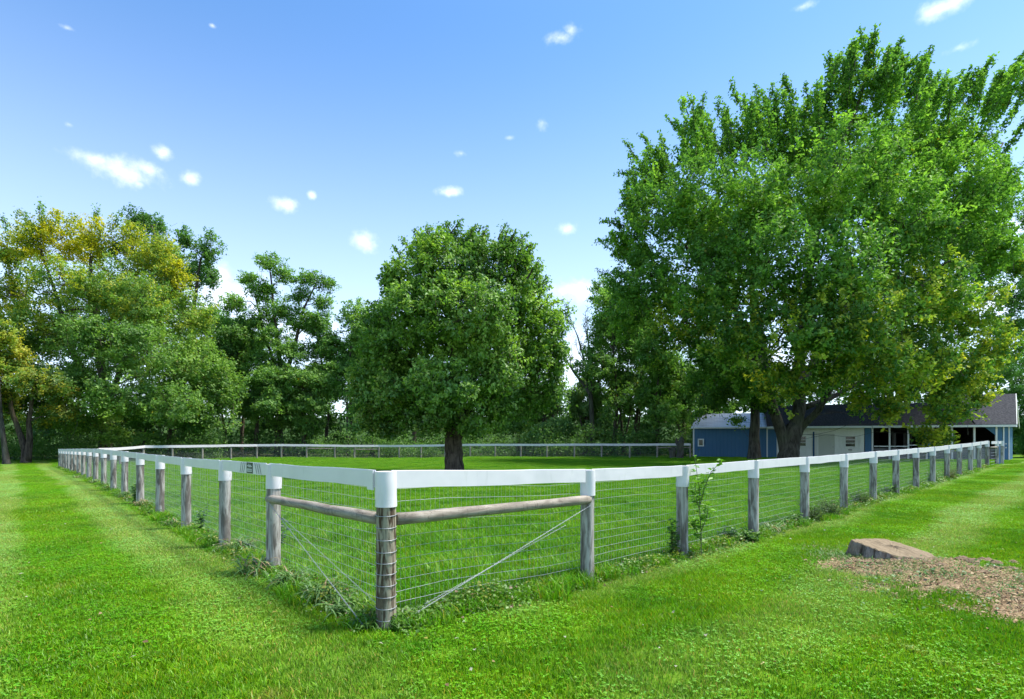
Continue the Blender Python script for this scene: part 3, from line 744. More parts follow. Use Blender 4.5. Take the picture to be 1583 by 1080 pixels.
# door, windows
dw = S(1265), S(1290); w1 = S(1234), S(1245.5); w2 = S(1307), S(1321.5)
wzA, wzB = uz(1240, 689), uz(1240, 674.5); wzC, wzD = uz(1314, 690), uz(1314, 674.5)
holes = [(dw[0] - .1, dw[1] + .1, 0, 2.2), (w1[0] - .04, w1[1] + .04, wzA - .04, wzB + .04), (w2[0] - .04, w2[1] + .04, wzC - .04, wzD + .04), (S(1256.5), S(1259), 0, 3)]
boards(st_, .3, LW - .02, .02, EH - .16, 0, M_wpaint, .36, holes=holes, seed=4)
bx(st_, 'blue_door', S(1187), S(1200), -.045, -.03, .02, EH - .2, M_blue)
boards(st_, S(1187), S(1200.5), .02, EH - .2, -.045, M_blue, .25, seed=6)
window(st_, *w1, wzA, wzB, y=-.02, bars=2, fw=.12, mat=M_wpaint); window(st_, *w2, wzC, wzD, y=-.02, bars=2, fw=.12, mat=M_wpaint)
bx(st_, 'vent', S(1311), S(1317), -.05, -.03, uz(1314, 696), uz(1314, 694.5), M_grey)
dr = bx(st_, 'door', dw[0], dw[1], -.04, -.005, .05, 2.12, M_cream)
for (a, b_) in ((dw[0] - .1, dw[0]), (dw[1], dw[1] + .1)): bx(dr, 'door_frame', a, b_, -.06, -.002, .02, 2.2, M_wpaint)
bx(dr, 'door_frame', dw[0] - .1, dw[1] + .1, -.062, -.003, 2.2, 2.3, M_wpaint)
mb = MB(); mb.tube([(dw[1] - .12, -.045, 1.0), (dw[1] - .12, -.10, 1.0)], [.03, .035], 8); mb.obj('handle', M_grey, dr)
bx(st_, 'blue_batten', S(1256.5), S(1259), -.05, -.002, .02, EH - .45, M_blued)
# open front: blue piers and white posts
for a, b_ in ((1337, 1347), (1434.5, 1439)):
    bx(st_, 'blue_pier', S(a), S(b_), -.05, .12, .0, EH - .12, M_blue)
for px in (1348.5, 1375, 1404, 1432.5, 1442, 1471.5, 1506, 1540):
    bx(st_, 'porch_post', S(px) - .06, S(px) + .06, -.06, .06, .0, EH - .12, M_wtrim)
bx(st_, 'stall_rail', S(1349) + .1, S(1404), -.03, .02, uz(1375, 690.5), uz(1375, 689), M_wtrim)
bx(st_, 'stall_rail', S(1404), S(1432), -.03, .02, uz(1415, 688.5), uz(1415, 687.3), M_wtrim)
for a, b_ in ((1349, 1432), (1443, 1538)):
    n = max(2, int((S(b_) - S(a)) / .28))
    for j in range(4):
        bx(st_, 'kick_board', S(a), S(b_), .08 + j * .004, .11, .08 + j * .21, .08 + j * .21 + .19, M_grey)
for px in (1390, 1418, 1456, 1488, 1522):
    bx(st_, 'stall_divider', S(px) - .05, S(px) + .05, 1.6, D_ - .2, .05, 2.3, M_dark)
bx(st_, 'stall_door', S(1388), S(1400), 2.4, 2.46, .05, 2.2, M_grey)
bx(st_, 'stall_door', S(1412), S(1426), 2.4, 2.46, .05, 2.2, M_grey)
# diagonal blue brace and blue end panel at the right end
xa, za = S(1522), uz(1522, 660); xb, zb2 = S(1546), uz(1546, 678)
MB().add([(xa, -.04, za), (xb, -.04, zb2 - .02), (xb, -.04, zb2 + .42), (xa + .9, -.04, za), (xa, .0, za), (xb, .0, zb2 - .02), (xb, .0, zb2 + .42), (xa + .9, .0, za)],
         [(0, 1, 2, 3), (7, 6, 5, 4), (0, 4, 5, 1), (1, 5, 6, 2), (2, 6, 7, 3), (3, 7, 4, 0)]).obj('diagonal_brace', M_blue, st_)
bx(st_, 'blue_panel', S(1541), S(1550), -.03, .05, .05, EH - .12, M_blue)
bx(st_, 'corner_trim', S(1550), S(1552), -.07, .06, 0, EH - .1, M_wtrim)
bd = bx(st_, 'blue_door', S(1552), S(1558.5), -.035, .04, .05, EH - .12, M_blue)
for zz in (.95, 1.25): bx(bd, 'latch', S(1554), S(1555.5), -.06, -.036, zz, zz + .1, M_wtrim)
bx(st_, 'corner_trim', S(1558.5), S(1560), -.07, .06, 0, EH - .1, M_wtrim)
# end wall runs back along the right gable
# roof: main slope, then the higher right part
XR = S(1503)
roof_slab(st_, 'roof', -.05, XR, -.55, EH - .05, 2.7, 4.75, .08, M_shing)
roof_slab(st_, 'roof', -.05, XR, 2.703, 4.748, D_ + .4, EH - .05, .08, M_shing)
ridge_end = LE + 1.35
roof_slab(st_, 'roof', XR + .003, LE + .02, -.56, EH - .03, 2.7, 5.35, .09, M_shing2, r1=ridge_end)
roof_slab(st_, 'roof', XR + .003, ridge_end, 2.703, 5.348, D_ + .4, EH - .05, .09, M_shing, r0=XR + .003, r1=LE + 3.0)
bx(st_, 'fascia', -.05, LE - .02, -.60, -.563, EH - .15, EH + .02, M_wtrim)
# barge boards and white soffit of the gable end
e_f = (LE + .02, -.56, EH - .03); e_r = (ridge_end, 2.7, 5.35); e_b = (LE + 3.0, D_ + .4, EH - .05)
def barge(a, b_):
    a = np.array(a); b_ = np.array(b_); V = []
    for p in (a, b_): V += [(p[0] + .012, p[1], p[2] - .13), (p[0] + .06, p[1], p[2] - .13), (p[0] + .06, p[1], p[2] + .1), (p[0] + .012, p[1], p[2] + .1)]
    MB().add(V, [(0, 1, 5, 4), (1, 2, 6, 5), (2, 3, 7, 6), (3, 0, 4, 7), (3, 2, 1, 0), (4, 5, 6, 7)]).obj('barge_board', M_wtrim, st_)
barge(e_f, e_r); barge(e_r, e_b)
V = [(e_f[0] - .15, e_f[1] + .1, e_f[2] - .02), (e_b[0] - .15, e_b[1] - .1, e_b[2]), (e_r[0] - .15, e_r[1], e_r[2] - .05)]
V += [(a - .06, b_, c_) for a, b_, c_ in V]
MB().add(V, [(0, 1, 2), (5, 4, 3), (0, 3, 4, 1), (1, 4, 5, 2), (2, 5, 3, 0)]).obj('gable', M_wtrim, st_)
V = [(LE - .25, .05, -.1), (LE + 2.4, D_, -.1), (LE + 2.4, D_, EH - .06), (LE - .25, .05, EH - .06)]; V += [(a - .1, b_, c_) for a, b_, c_ in V]
ew = MB().add(V, [(0, 1, 2, 3), (7, 6, 5, 4), (0, 4, 5, 1), (1, 5, 6, 2), (2, 6, 7, 3), (3, 7, 4, 0)]).obj('end_wall', M_blue, st_)

# apron and path
def sheet(name, pts, dz, mat, **k):
    # subdivided polygon strip that follows the ground
    me = MB(); n = 24; (a, b_, c_, d_) = [np.array(p, float) for p in pts]; V = []; Fs = []
    for i in range(n + 1):
        for j in range(9):
            u, v = i / n, j / 8; p = (a * (1 - u) + b_ * u) * (1 - v) + (d_ * (1 - u) + c_ * u) * v
            V.append((p[0], p[1], g1(*p) + dz))
    for i in range(n):
        for j in range(8): Fs.append((i * 9 + j, i * 9 + 9 + j, i * 9 + 10 + j, i * 9 + 1 + j))
    return me.add(V, Fs).obj(name, mat, **k)
m, t, b = pmat('grey_gravel', (.3, .28, .26), .95, spec=.1); n = noise_(t, posvec(t), 25, 5, .7)
t.links.new(mix_(t, mapr(t, n, .35, .65, 0, 1), (.13, .12, .11), (.34, .32, .29)), b.inputs['Base Color']); M_gravel = m
m, t, b = pmat('concrete', (.4, .38, .36), .9, spec=.15); n = noise_(t, posvec(t), 4, 5, .6)
t.links.new(mix_(t, mapr(t, n, .35, .65, 0, 1), (.30, .28, .26), (.44, .42, .39)), b.inputs['Base Color']); M_conc = m
def fp(u, back): 
    d = (F1 - F0) / Lb; nb = np.array([-d[1], d[0]]); return F0 + d * u + nb * back
sheet('gravel_apron', [fp(U(1338), -3.6), fp(Lb + 1, -3.6), fp(Lb + 1, -.1), fp(U(1338), -.1)], .02, M_gravel, kind='structure')
sheet('concrete_path', [(34.6, 37.2), (52, 38.5), (52, 41.2), (37.5, 41.0)], .035, M_conc, kind='structure')

# gate closing the end of the right-hand fence
ge = np.array(R_pos[-1]); gpos = np.array(on_line(1541, A0, dR))
gt = empty('field_gate', (gpos[0], gpos[1], g1(*gpos)), math.atan2(dR[1], dR[0]), label='narrow blue-grey gate between white-capped posts at the stable end of the right fence', cat='gate')
for px_ in (1541, 1549):
    q = np.array(on_line(px_, A0, dR)); s = float((q - gpos).dot(dRn))
    p = bpy.data.objects.new('gate_post', post_meshes[1]); link(p, gt); p.location = (s, 0, R_top[-1] - g1(*gpos) - POST_H - .25)
    c_ = bpy.data.objects.new('sleeve', sleeve_mesh); link(c_, p); c_.location = (0, 0, POST_H + .25 - .30)
bx(gt, 'gate_panel', .15, 1.2, -.03, .03, .05, 1.05, M_blued)
bx(gt, 'top_rail', -2.1, 1.5, -.03, .0, 1.16, 1.3, M_white)
mb = MB(); mb.tube([(-2.2, 0, .98), (-.05, 0, .98)], .05, 10); mb.obj('brace_rail', M_brace, gt, True)
mb = MB(); [mb.tube([(-2.2, .0, z), (-.05, 0, z)], .006, 4) for z in (.1, .25, .4, .55, .7, .85)]; mb.obj('gate_wires', M_wired, gt)

# ------------------------------------------------------------------ old stumps
def stump():
    cx_, cy_ = 5.10, 7.28; z0 = g1(cx_, cy_) - .10
    o = empty('tree_stump', (cx_, cy_, z0), label='low sawn tree stump with tilted cut top on the mound of wood chips', cat='tree stump')
    n = 72; rr = np.random.default_rng(4); a = np.arange(n) * 2 * pi / n
    ridge = -.03 * np.sin(a * 2 + .9) + .025 * np.sin(a * 5 + .6) + .03 * np.sin(a * 9 + 2) + .018 * np.sin(a * 17) + .012 * np.sin(a * 31 + 1) + rr.normal(0, .006, n)
    rad = .45 * (1 + ridge * 1.2); lv = [(-.1, 1.12), (.06, 1.07), (.16, 1.03), (.26, 1.0), (1.0, .97)]
    V = []
    def topz(x, y): return .235 - .11 * x + .10 * y - .05 * (x * x + y * y) * 1.4 + .012 * math.sin(x * 9)
    for k, (h, s) in enumerate(lv):
        for j in range(n):
            q = rad[j] * (1 + (s - 1) * (1 + ridge[j] * 6)) * (1 + .01 * rr.normal()); x, y = cos(a[j]) * q * 1.06, sin(a[j]) * q * 1.0
            t = topz(x, y); V.append((x, y, h if k == 0 else t * [0, .25, .5, .8, 1.0][k] if k else h))
    K = 9; T = []
    for k in range(K):
        s = 1 - .025 if k == 1 else (1.0 if k == 0 else (1 - (k - .2) / (K - .8)))
        for j, (x, y, z) in enumerate(V[-n:]):
            x2, y2 = x * s, y * s
            cr = -.012 * max(0, math.sin(a[j] * 7 + .4) - .86) * 7 * s
            T.append((x2, y2, topz(x2, y2) + (-.012 - .006 * math.sin(j * 2.3) if k == 0 else 0) + cr + .004 * math.sin(x2 * 23 + y2 * 9) + .003 * rr.normal()))
    V[-n:] = T[:n]
    Fs = [(k * n + j, k * n + (j + 1) % n, k * n + n + (j + 1) % n, k * n + n + j) for k in range(K - 1) for j in range(n)] + [tuple(range((K - 1) * n, K * n))]
    MB().add(V, [(i * n + j, i * n + (j + 1) % n, i * n + n + (j + 1) % n, i * n + n + j) for i in range(4) for j in range(n)]).obj('bark', M_sbark, o, True)
    MB().add(T, Fs).obj('cut_face', M_cut, o)
m, t, b = pmat('stump_bark', (.36, .31, .26), .95, spec=.1)
n = noise_(t, posvec(t, (16, 16, 3)), 1, 6, .7); n2 = noise_(t, posvec(t), 3, 4)
c = mix_(t, mapr(t, n, .38, .6, 0, 1), (.06, .045, .035), (.34, .30, .26)); c = mix_(t, mapr(t, n2, .5, .7, 0, .7), c, (.27, .17, .11))
t.links.new(c, b.inputs['Base Color']); bump_(t, b, n, 1, .03); M_sbark = m
m, t, b = pmat('sawn_wood', (.42, .31, .2), .9, spec=.1)
tc_ = N(t, 'ShaderNodeTexCoord'); wv = N(t, 'ShaderNodeTexWave', wave_type='RINGS', rings_direction='Z'); wv.inputs['Scale'].default_value = 9; wv.inputs['Distortion'].default_value = 3; wv.inputs['Detail'].default_value = 3
t.links.new(tc_.outputs['Object'], wv.inputs['Vector'])
n = noise_(t, objvec(t, (20, 5, 5)), 1, 5, .6)
c = mix_(t, mapr(t, n, .35, .7, 0, 1), (.27, .21, .135), (.19, .145, .09)); c = mix_(t, math_(t, 'MULTIPLY', wv.outputs['Fac'], .25), c, (.12, .085, .05))
t.links.new(c, b.inputs['Base Color']); bump_(t, b, n, .5, .01); M_cut = m
stump()
# wood chips and clods on the bare patch
n = 52000; x = rng.uniform(3.2, 8.2, n); y = rng.uniform(4.2, 8.0, n); k_ = (soil(x, y) > rng.uniform(.25, 1, n)) & (np.hypot(x - 5.12, y - 7.35) > .52); x, y = x[k_], y[k_]; n = len(x)
z = gh(x, y) + rng.uniform(0, .03, n); s = rng.uniform(.004, .018, n) * (1 + (rng.uniform(0, 1, n) > .95)); a = rng.uniform(0, 6.28, n)
d1 = np.c_[np.cos(a), np.sin(a), rng.normal(0, .35, n)] * s[:, None]; d2 = np.c_[-np.sin(a), np.cos(a), rng.normal(0, .35, n)] * (s * .45)[:, None]
P = np.c_[x, y, z]; up = np.c_[np.zeros((n, 2)), s * .35]
V = np.stack([P - d1, P + d2 , P + d1, P - d2, P + up], 1).reshape(-1, 3); i = np.arange(n)[:, None] * 5
T = np.concatenate([i + [0, 3, 4], i + [3, 2, 4], i + [2, 1, 4], i + [1, 0, 4]])
cc = np.array([[.36, .25, .14], [.28, .19, .11], [.16, .11, .065], [.44, .33, .2]])[rng.integers(0, 4, n)] * rng.uniform(.7, 1.1, (n, 1))
M_chip, t, b = pmat('wood_chip', (.4, .3, .2), .95, spec=.05); at = N(t, 'ShaderNodeAttribute', attribute_name='col'); t.links.new(at.outputs['Color'], b.inputs['Base Color'])
tag(link(bpy.data.objects.new('wood_chips', np_mesh('wood_chips', V, T, M_chip, np.repeat(cc, 5, 0)))), kind='stuff', label='tan wood chips and sawdust strewn round the sawn stump')

# weathered snag at the far fence next to the shed
def clods():
    r = np.random.default_rng(31); mb = MB(); base = MB()
    for (cx_, cy_, s0, m) in ((5.95, 7.0, .10, 9), (6.2, 6.6, .07, 12), (5.0, 6.6, .06, 18), (5.6, 5.9, .05, 24), (6.4, 5.6, .06, 18), (4.9, 5.3, .045, 16), (4.6, 6.9, .05, 14), (6.9, 5.9, .06, 12)):
        for _ in range(m):
            x, y = r.normal(cx_, .28), r.normal(cy_, .2); s = s0 * r.uniform(.35, 1); z = g1(x, y) + s * .15; V = []
            for i in range(4):
                ph = -pi / 2 + pi * (i + .5) / 4
                for j in range(7): q = s * r.uniform(.75, 1.2); V.append((x + cos(ph) * cos(j * .9) * q * 1.25, y + cos(ph) * sin(j * .9) * q, z + sin(ph) * q * .6))
            Fs = [(i * 7 + j, i * 7 + (j + 1) % 7, i * 7 + 7 + (j + 1) % 7, i * 7 + 7 + j) for i in range(3) for j in range(7)] + [tuple(range(21, 28))]
            mb.add(V, Fs)
    o = mb.obj('soil_clods', M_clod); tag(o, kind='stuff', label='crumbly brown soil clods lying on the bare mound by the stump')
m, t, b = pmat('clod_earth', (.2, .14, .09), .98, spec=.05); n = noise_(t, posvec(t), 45, 5, .7)
t.links.new(mix_(t, mapr(t, n, .35, .65, 0, 1), (.13, .09, .055), (.34, .25, .16)), b.inputs['Base Color']); bump_(t, b, n, 1, .02); M_clod = m
clods()
def snag(px, Z, h, r, label, seed):
    x = X_(px, Z); z = g1(x, Z); o = empty('dead_snag', (x, Z, z), label=label, cat='dead stump'); rr = random.Random(seed); mb = MB()
    P = [(0, 0, -.1), (.03, 0, h * .3), (.0, .05, h * .6), (.12, 0, h * .85), (.18, 0, h)]
    mb.tube(P, [r * 1.2, r, r * 1.05, r * .8, r * .35], 11); mb.tube([(0, 0, h * .5), (-.25, .1, h * .8), (-.22, .1, h * .95)], [r * .6, r * .4, r * .15], 8)
    v = mb.v; mb.v = [(a + rr.uniform(-.05, .05), b_ + rr.uniform(-.05, .05), c_ + rr.uniform(-.06, .06)) for a, b_, c_ in v]
    mb.obj('trunk', M_bark, o)
snag(1051, 47.0, 1.85, .28, 'jagged grey dead trunk standing at the far fence beside the blue shed', 3)
snag(1040, 47.3, .95, .26, 'short broken stump just left of the jagged dead trunk', 4)
# ------------------------------------------------------------------ trees
def norm(v): return v / (np.linalg.norm(v, axis=-1, keepdims=True) + 1e-9)
GREEN = np.array([[.035, .095, .022], [.05, .13, .025], [.075, .165, .03]])
def leaf_quads(P, axis_, nrm_, size, r, fold=.25, wid=.62):
    """diamond leaves: tip, two shoulders, base; two triangles folded on the midrib"""
    n = len(P); a = norm(axis_); s = norm(np.cross(a, nrm_)); up = norm(np.cross(s, a))
    sz = size[:, None]
    B = P - a * sz * .5; T = P + a * sz * .5 - up * sz * .12
    Lf = P + s * sz * wid * .5 + up * sz * fold * .5 - a * sz * .08; Rt = P - s * sz * wid * .5 + up * sz * fold * .5 - a * sz * .08
    V = np.stack([B, Rt, T, Lf], 1).reshape(-1, 3); i = np.arange(n)[:, None] * 4
    return V, np.concatenate([i + [0, 1, 2], i + [0, 2, 3]])

def tree(name, label, base, lobes, n_leaf, leaf, limbs, seed, pal=GREEN, yellow=(.26, .23, .02), group='trees round the paddock', mat=None, bark=None,
         twig=(1.0, .30), up=.35, per=34, droop=.0, cat='tree', shoots=(), trunk_sides=12, sparse=0.0, wid=.62, lobe_branches=7, inner=.45, var=.13, clusters=9, fill=.38):
    """base (px, Z, dz); lobes (px, py, rx px, ry px, dZ, yellowness); limbs list of ([(px, py, dZ), ...], r0, r1) in pixel-measured positions at the tree's depth"""
    r = np.random.default_rng(seed); px0, Z0 = base[:2]
    bx_, by_ = X_(px0, Z0), Z0; bz = g1(bx_, by_) + (base[2] if len(base) > 2 else 0); O = np.array([bx_, by_, bz])
    root = empty(name, tuple(O), label=label, cat=cat, group=group)
    LC, LR, LY = [], [], []
    for l in lobes:
        px, py, rx, ry, dz = l[:5]; Z = Z0 + dz; LC.append([X_(px, Z), Z, Zh(py, Z)]); k = Z / F
        LR.append([rx * k, (rx + ry) * .5 * k * (l[6] if len(l) > 6 else 1.0), ry * k]); LY.append(l[5] if len(l) > 5 else 0)
    LC = np.array(LC); LR = np.array(LR); LY = np.array(LY, float)
    # wood
    mb = MB(); pts = []
    for k_, (path, r0, r1) in enumerate(limbs):
        P = np.array([[X_(p[0], Z0 + p[2]), Z0 + p[2], Zh(p[1], Z0 + p[2])] for p in path]) - O
        if k_ == 0: P[0, 2] = min(P[0, 2], -.25)
        m = max(6, len(P) * 3); t = np.linspace(0, len(P) - 1, m); PP = np.stack([np.interp(t, np.arange(len(P)), P[:, c]) for c in range(3)], 1)
        PP = PP + r.normal(0, r0 * .10, PP.shape) * np.linspace(0, 1, m)[:, None]; R = np.interp(t / t[-1], [0, 1], [r0, r1])
        if k_ == 0: R = R * (1 + .55 * np.exp(-t * 5.0 / max(1, len(P) - 1) * 1.6))
        mb.tube(PP, R, trunk_sides if r0 > .25 else 8); 
        for q, rr in zip(PP, R): pts.append((*q, rr))
    pts = np.array(pts)
    S, E, Yw, Lb_ = [], [], [], []
    area = (LR[:, 0] * LR[:, 2]) ** 1.0; wts = area / area.sum()
    ntw = max(8, int(n_leaf / per)); cnt = np.maximum(3, (wts * ntw).astype(int))
    for i, (c, R, yw) in enumerate(zip(LC - O, LR, LY)):
        cand = pts[(pts[:, 2] < c[2] - .1 * R[2])] if (pts[:, 2] < c[2] - .1 * R[2]).any() else pts
        j = np.argmin(((cand[:, :3] - c) ** 2).sum(1)); a = cand[j]
        L = np.linalg.norm(c - a[:3]); rl = min(a[3] * .75, .02 + .022 * R[0]) * (.35 if R[0] < 2.4 and Z0 < 46 and px0 > 1000 else 1); mid = (a[:3] + c) / 2 + np.array([0, 0, .12 * L]) + r.normal(0, .06 * L, 3)
        t = np.linspace(0, 1, 7)[:, None]; P = (1 - t) ** 2 * a[:3] + 2 * t * (1 - t) * mid + t * t * c
        P[1:] += r.normal(0, .02 * L, (6, 3)); mb.tube(P, np.linspace(rl, rl * .45, 7), 6, False)
        nb = lobe_branches; dirs = norm(r.normal(0, 1, (nb, 3)) + [0, 0, .35])
        hubs = [P[4], P[5], P[6]]
        tips = c + dirs * R * .62
        for q, h_ in zip(tips, range(nb)):
            s0 = hubs[h_ % 3]; m_ = (s0 + q) / 2 + r.normal(0, .08 * R[0], 3) + [0, 0, .05 * R[2]]
            mb.tube([s0, m_, q], [rl * .42, rl * .28, rl * .12], 5, False)
        m = cnt[i]; ncl = max(4, int(clusters * (1 + R[0] / 2.5))); cdir = norm(r.normal(0, 1, (ncl, 3)) + [0, 0, .15]); crad = r.uniform(.62, 1.1, ncl)
        ci = r.integers(0, ncl, m); d = norm(cdir[ci] + r.normal(0, .26, (m, 3))); rad = crad[ci] * r.uniform(.78, 1.06, m)
        uu = r.uniform(0, 1, m) < fill; d[uu] = norm(r.normal(0, 1, (int(uu.sum()), 3))); rad[uu] = r.uniform(.45, .98, int(uu.sum()))
        e = c + d * R * rad[:, None] + [0, 0, 0]; e[:, 2] += up * .25 * R[2] * r.uniform(-.2, 1, m)
        L_ = twig[0] * r.uniform(.6, 1.4, m)
        g = norm(norm(e - c) * .8 + np.array([0, 0, up]) + r.normal(0, .35, (m, 3)))
        s = e - g * L_[:, None]
        S.append(s); E.append(e); Yw.append(np.full(m, yw)); Lb_.append(np.full(m, i))
    for sh in shoots:
        (xa, ya, xb, yb, dz) = sh; Z = Z0 + dz; m = 7
        a = np.array([X_(xa, Z), Z, Zh(ya, Z)]) - O; b_ = np.array([X_(xb, Z), Z, Zh(yb, Z)]) - O; mb.tube([a, (a + b_) / 2, b_], [.05, .035, .012], 4, False)
        L = np.linalg.norm(b_ - a); m = max(4, int(L / (twig[0] * .25)))
        tt = np.linspace(0, 1, m)[:, None]; e = a + (b_ - a) * tt; wd = (1 - tt) * .20 + .02; e2 = e + r.normal(0, 1, (m, 3)) * wd
        g = norm(b_ - a); S.append(e2 - g * twig[0] * .6); E.append(e2 + g * twig[0] * .1); Yw.append(np.zeros(m)); Lb_.append(np.full(m, -1))
    S = np.concatenate(S); E = np.concatenate(E); Yw = np.concatenate(Yw); Lb_ = np.concatenate(Lb_)
    # drop twigs buried deep inside another lobe
    dmin = np.full(len(E), 9.)
    for i in range(len(LC)):
        q = np.linalg.norm((E - (LC[i] - O)) / LR[i], axis=1); q[Lb_ == i] = 9; dmin = np.minimum(dmin, q)
    keep = (dmin > inner) | (r.uniform(0, 1, len(E)) < .12)
    # gaps: a slow noise opens holes in the crown
    if sparse:
        gn = hash_noise(E[:, 0] + E[:, 1] * .6, E[:, 2] + E[:, 1] * .4, 1.3, seed) ; keep &= ~((gn > .35) & (r.uniform(0, 1, len(E)) < sparse) & (Lb_ >= 0))
    S, E, Yw = S[keep], E[keep], Yw[keep]
    m = len(S); per_ = max(4, int(n_leaf / m)); per_ = min(per_, int(per * 1.8))
    t = r.uniform(.0, 1.05, (m, per_, 1)); bend = np.array([0, 0, -droop])
    P = S[:, None] + (E - S)[:, None] * t + bend * (t ** 2) * twig[0] * .5
    wdt = twig[1] * (1.05 - .45 * t); P = P + r.normal(0, 1, (m, per_, 3)) * wdt * np.array([1, 1, .8]) * .55
    g = norm(E - S)[:, None]; P = P.reshape(-1, 3); n = len(P)
    ax = norm(np.broadcast_to(g, (m, per_, 3)).reshape(-1, 3) * .5 + r.normal(0, .75, (n, 3)) + np.array([0, 0, -.15 - droop]))
    outw = norm(E - (LC.mean(0) - O)); nr = norm(r.normal(0, .33, (n, 3)) + np.array([0, 0, .75]) + np.repeat(norm(E - S) * .45 + outw * .35 + r.normal(0, .22, (m, 3)), per_, 0))
    V, T = leaf_quads(P, ax, nr, leaf * r.uniform(.6, 1.25, n), r, wid=wid)
    tv = np.clip(r.normal(.5, .28, m), 0, 1); tw = np.repeat(tv, per_); hn = np.repeat(hash_noise(E[:, 0] + .7 * E[:, 1], E[:, 2], 2.2, seed + 1), per_)
    k = np.clip(tw * .7 + hn * .4 + r.uniform(-.12, .22, n) + .12, 0, 1)[:, None]
    c = np.where(k < .5, pal[0] + (pal[1] - pal[0]) * k * 2, pal[1] + (pal[2] - pal[1]) * (k * 2 - 1))
    yk = np.clip(np.repeat(Yw, per_) * (1.0 + .9 * hn) + (tw - .5) * .9 * (np.repeat(Yw, per_) > .02) + r.normal(0, .12, n) * (np.repeat(Yw, per_) > .02), 0, .95)[:, None]
    c = c * (1 - yk) + np.array(yellow) * yk
    c = c * np.array([2.35, 2.2, 2.0]); odd = r.uniform(0, 1, n) < .006; c[odd] = np.array(yellow) * .9
    c = c * np.clip(r.normal(1, var, (n, 1)), .45, 1.6)
    me = np_mesh('crown', V, T, mat or M_leaf, np.repeat(c, 4, 0)); o = link(bpy.data.objects.new('crown', me), root)
    # fine twigs
    sel = np.arange(0, m, 2 if m < 4000 else 4)
    A = S[sel] - (E[sel] - S[sel]) * .6; B = E[sel]; nn = len(sel); w_ = .012 if leaf < .2 else .018
    X1 = np.array([w_, 0, 0]); X2 = np.array([-w_ * .5, w_ * .87, 0]); X3 = np.array([-w_ * .5, -w_ * .87, 0])
    o_ = len(mb.v); VV = np.stack([A + X1, A + X2, A + X3, B], 1).reshape(-1, 3)
    mb.v.extend(map(tuple, VV.tolist()))
    for i in range(nn): b = o_ + i * 4; mb.f.extend([(b, b + 1, b + 3), (b + 1, b + 2, b + 3), (b + 2, b, b + 3)])
    mb.obj('trunk', bark or M_bark, root, True)
    return root

# --- the big maple over the stable
ML = [(1010, 335, 62, 62, -2), (965, 375, 36, 26, 0), (1000, 430, 66, 62, -3), (975, 480, 48, 50, 2), (1010, 265, 46, 48, 2), (1075, 225, 52, 62, 0), (1090, 320, 80, 80, -6),
      (1150, 205, 60, 66, 3), (1165, 300, 80, 80, -8), (1225, 210, 70, 76, 1), (1290, 175, 50, 74, 2), (1345, 150, 56, 84, 0), (1300, 280, 90, 90, -9), (1385, 230, 80, 76, -4),
      (1450, 205, 70, 66, 2), (1510, 205, 46, 40, 4), (1480, 290, 80, 76, -4), (1400, 340, 90, 80, -9), (1525, 300, 50, 54, 2), (1500, 390, 68, 64, -2), (1570, 400, 22, 30, 3, .1),
      (1100, 420, 90, 76, -7), (1200, 400, 90, 86, -10), (1300, 400, 90, 80, -11), (1060, 500, 76, 60, -3, .06), (1150, 500, 84, 70, -9, .05), (1240, 500, 84, 70, -11, .04),
      (1340, 490, 90, 76, -11, .05), (1430, 450, 84, 74, -8, .10), (1490, 480, 60, 56, -4, .16), (1535, 530, 40, 46, 0, .2), (1210, 585, 60, 40, -8, .16), (1160, 570, 44, 40, -4, .0),
      (1290, 565, 60, 44, -9, .10), (1360, 570, 72, 54, -9, .14), (1430, 550, 70, 56, -8, .18), (1480, 570, 50, 46, -5, .26), (1375, 625, 44, 26, -7, .45), (1455, 630, 46, 38, -5, .22), (1440, 665, 34, 20, -5, .55),
      (1325, 615, 26, 24, -7, .3), (1465, 672, 20, 10, -5, .6), (1515, 600, 32, 24, -2, .4), (1250, 300, 90, 90, 9), (1400, 260, 90, 90, 10), (1130, 380, 90, 90, 8), (1300, 480, 100, 80, 7), (1440, 400, 90, 80, 8), (1500, 330, 80, 80, 9),
      (1110, 560, 50, 40, -2, .0), (1075, 470, 60, 50, 6)]
MS = [(1345, 100, 1329, 42, 0), (1350, 100, 1354, 40, 0), (1365, 115, 1395, 58, 0), (1295, 120, 1282, 82, 1), (1320, 120, 1310, 80, 0), (1415, 140, 1438, 72, 2), (1400, 150, 1432, 82, 1), (1500, 145, 1535, 86, 3),
      (1525, 165, 1583, 82, 4), (1560, 185, 1600, 100, 5), (1470, 160, 1500, 108, 2), (1545, 250, 1610, 150, 5), (1215, 150, 1212, 118, 1), (1225, 150, 1213, 120, 1), (1140, 160, 1129, 126, 2), (1170, 160, 1168, 130, 2),
      (1065, 180, 1054, 150, 0), (1075, 180, 1068, 148, 0), (1082, 180, 1089, 146, 0), (1010, 235, 992, 208, 2), (985, 245, 965, 218, 2), (985, 270, 953, 268, 2), (960, 365, 921, 375, 0), (970, 350, 930, 340, 0),
      (985, 300, 955, 325, 0), (1045, 200, 1031, 180, 0), (1250, 160, 1245, 130, 1), (1440, 160, 1466, 110, 2), (1545, 350, 1568, 345, 3), (1530, 300, 1562, 300, 3), (1530, 420, 1560, 410, 2),
      (1285, 140, 1281, 90, 1), (1375, 130, 1420, 85, 0), (1110, 180, 1112, 150, 2), (1190, 160, 1196, 128, 2), (955, 430, 925, 418, 0), (950, 470, 928, 490, 2)]
_r = random.Random(8); _ol = [(930, 375), (955, 300), (970, 235), (1040, 190), (1065, 158), (1110, 158), (1140, 138), (1190, 138), (1215, 128), (1260, 128), (1285, 92), (1325, 52), (1360, 52), (1395, 72), (1432, 88), (1470, 112), (1520, 104), (1560, 96), (1600, 84)]
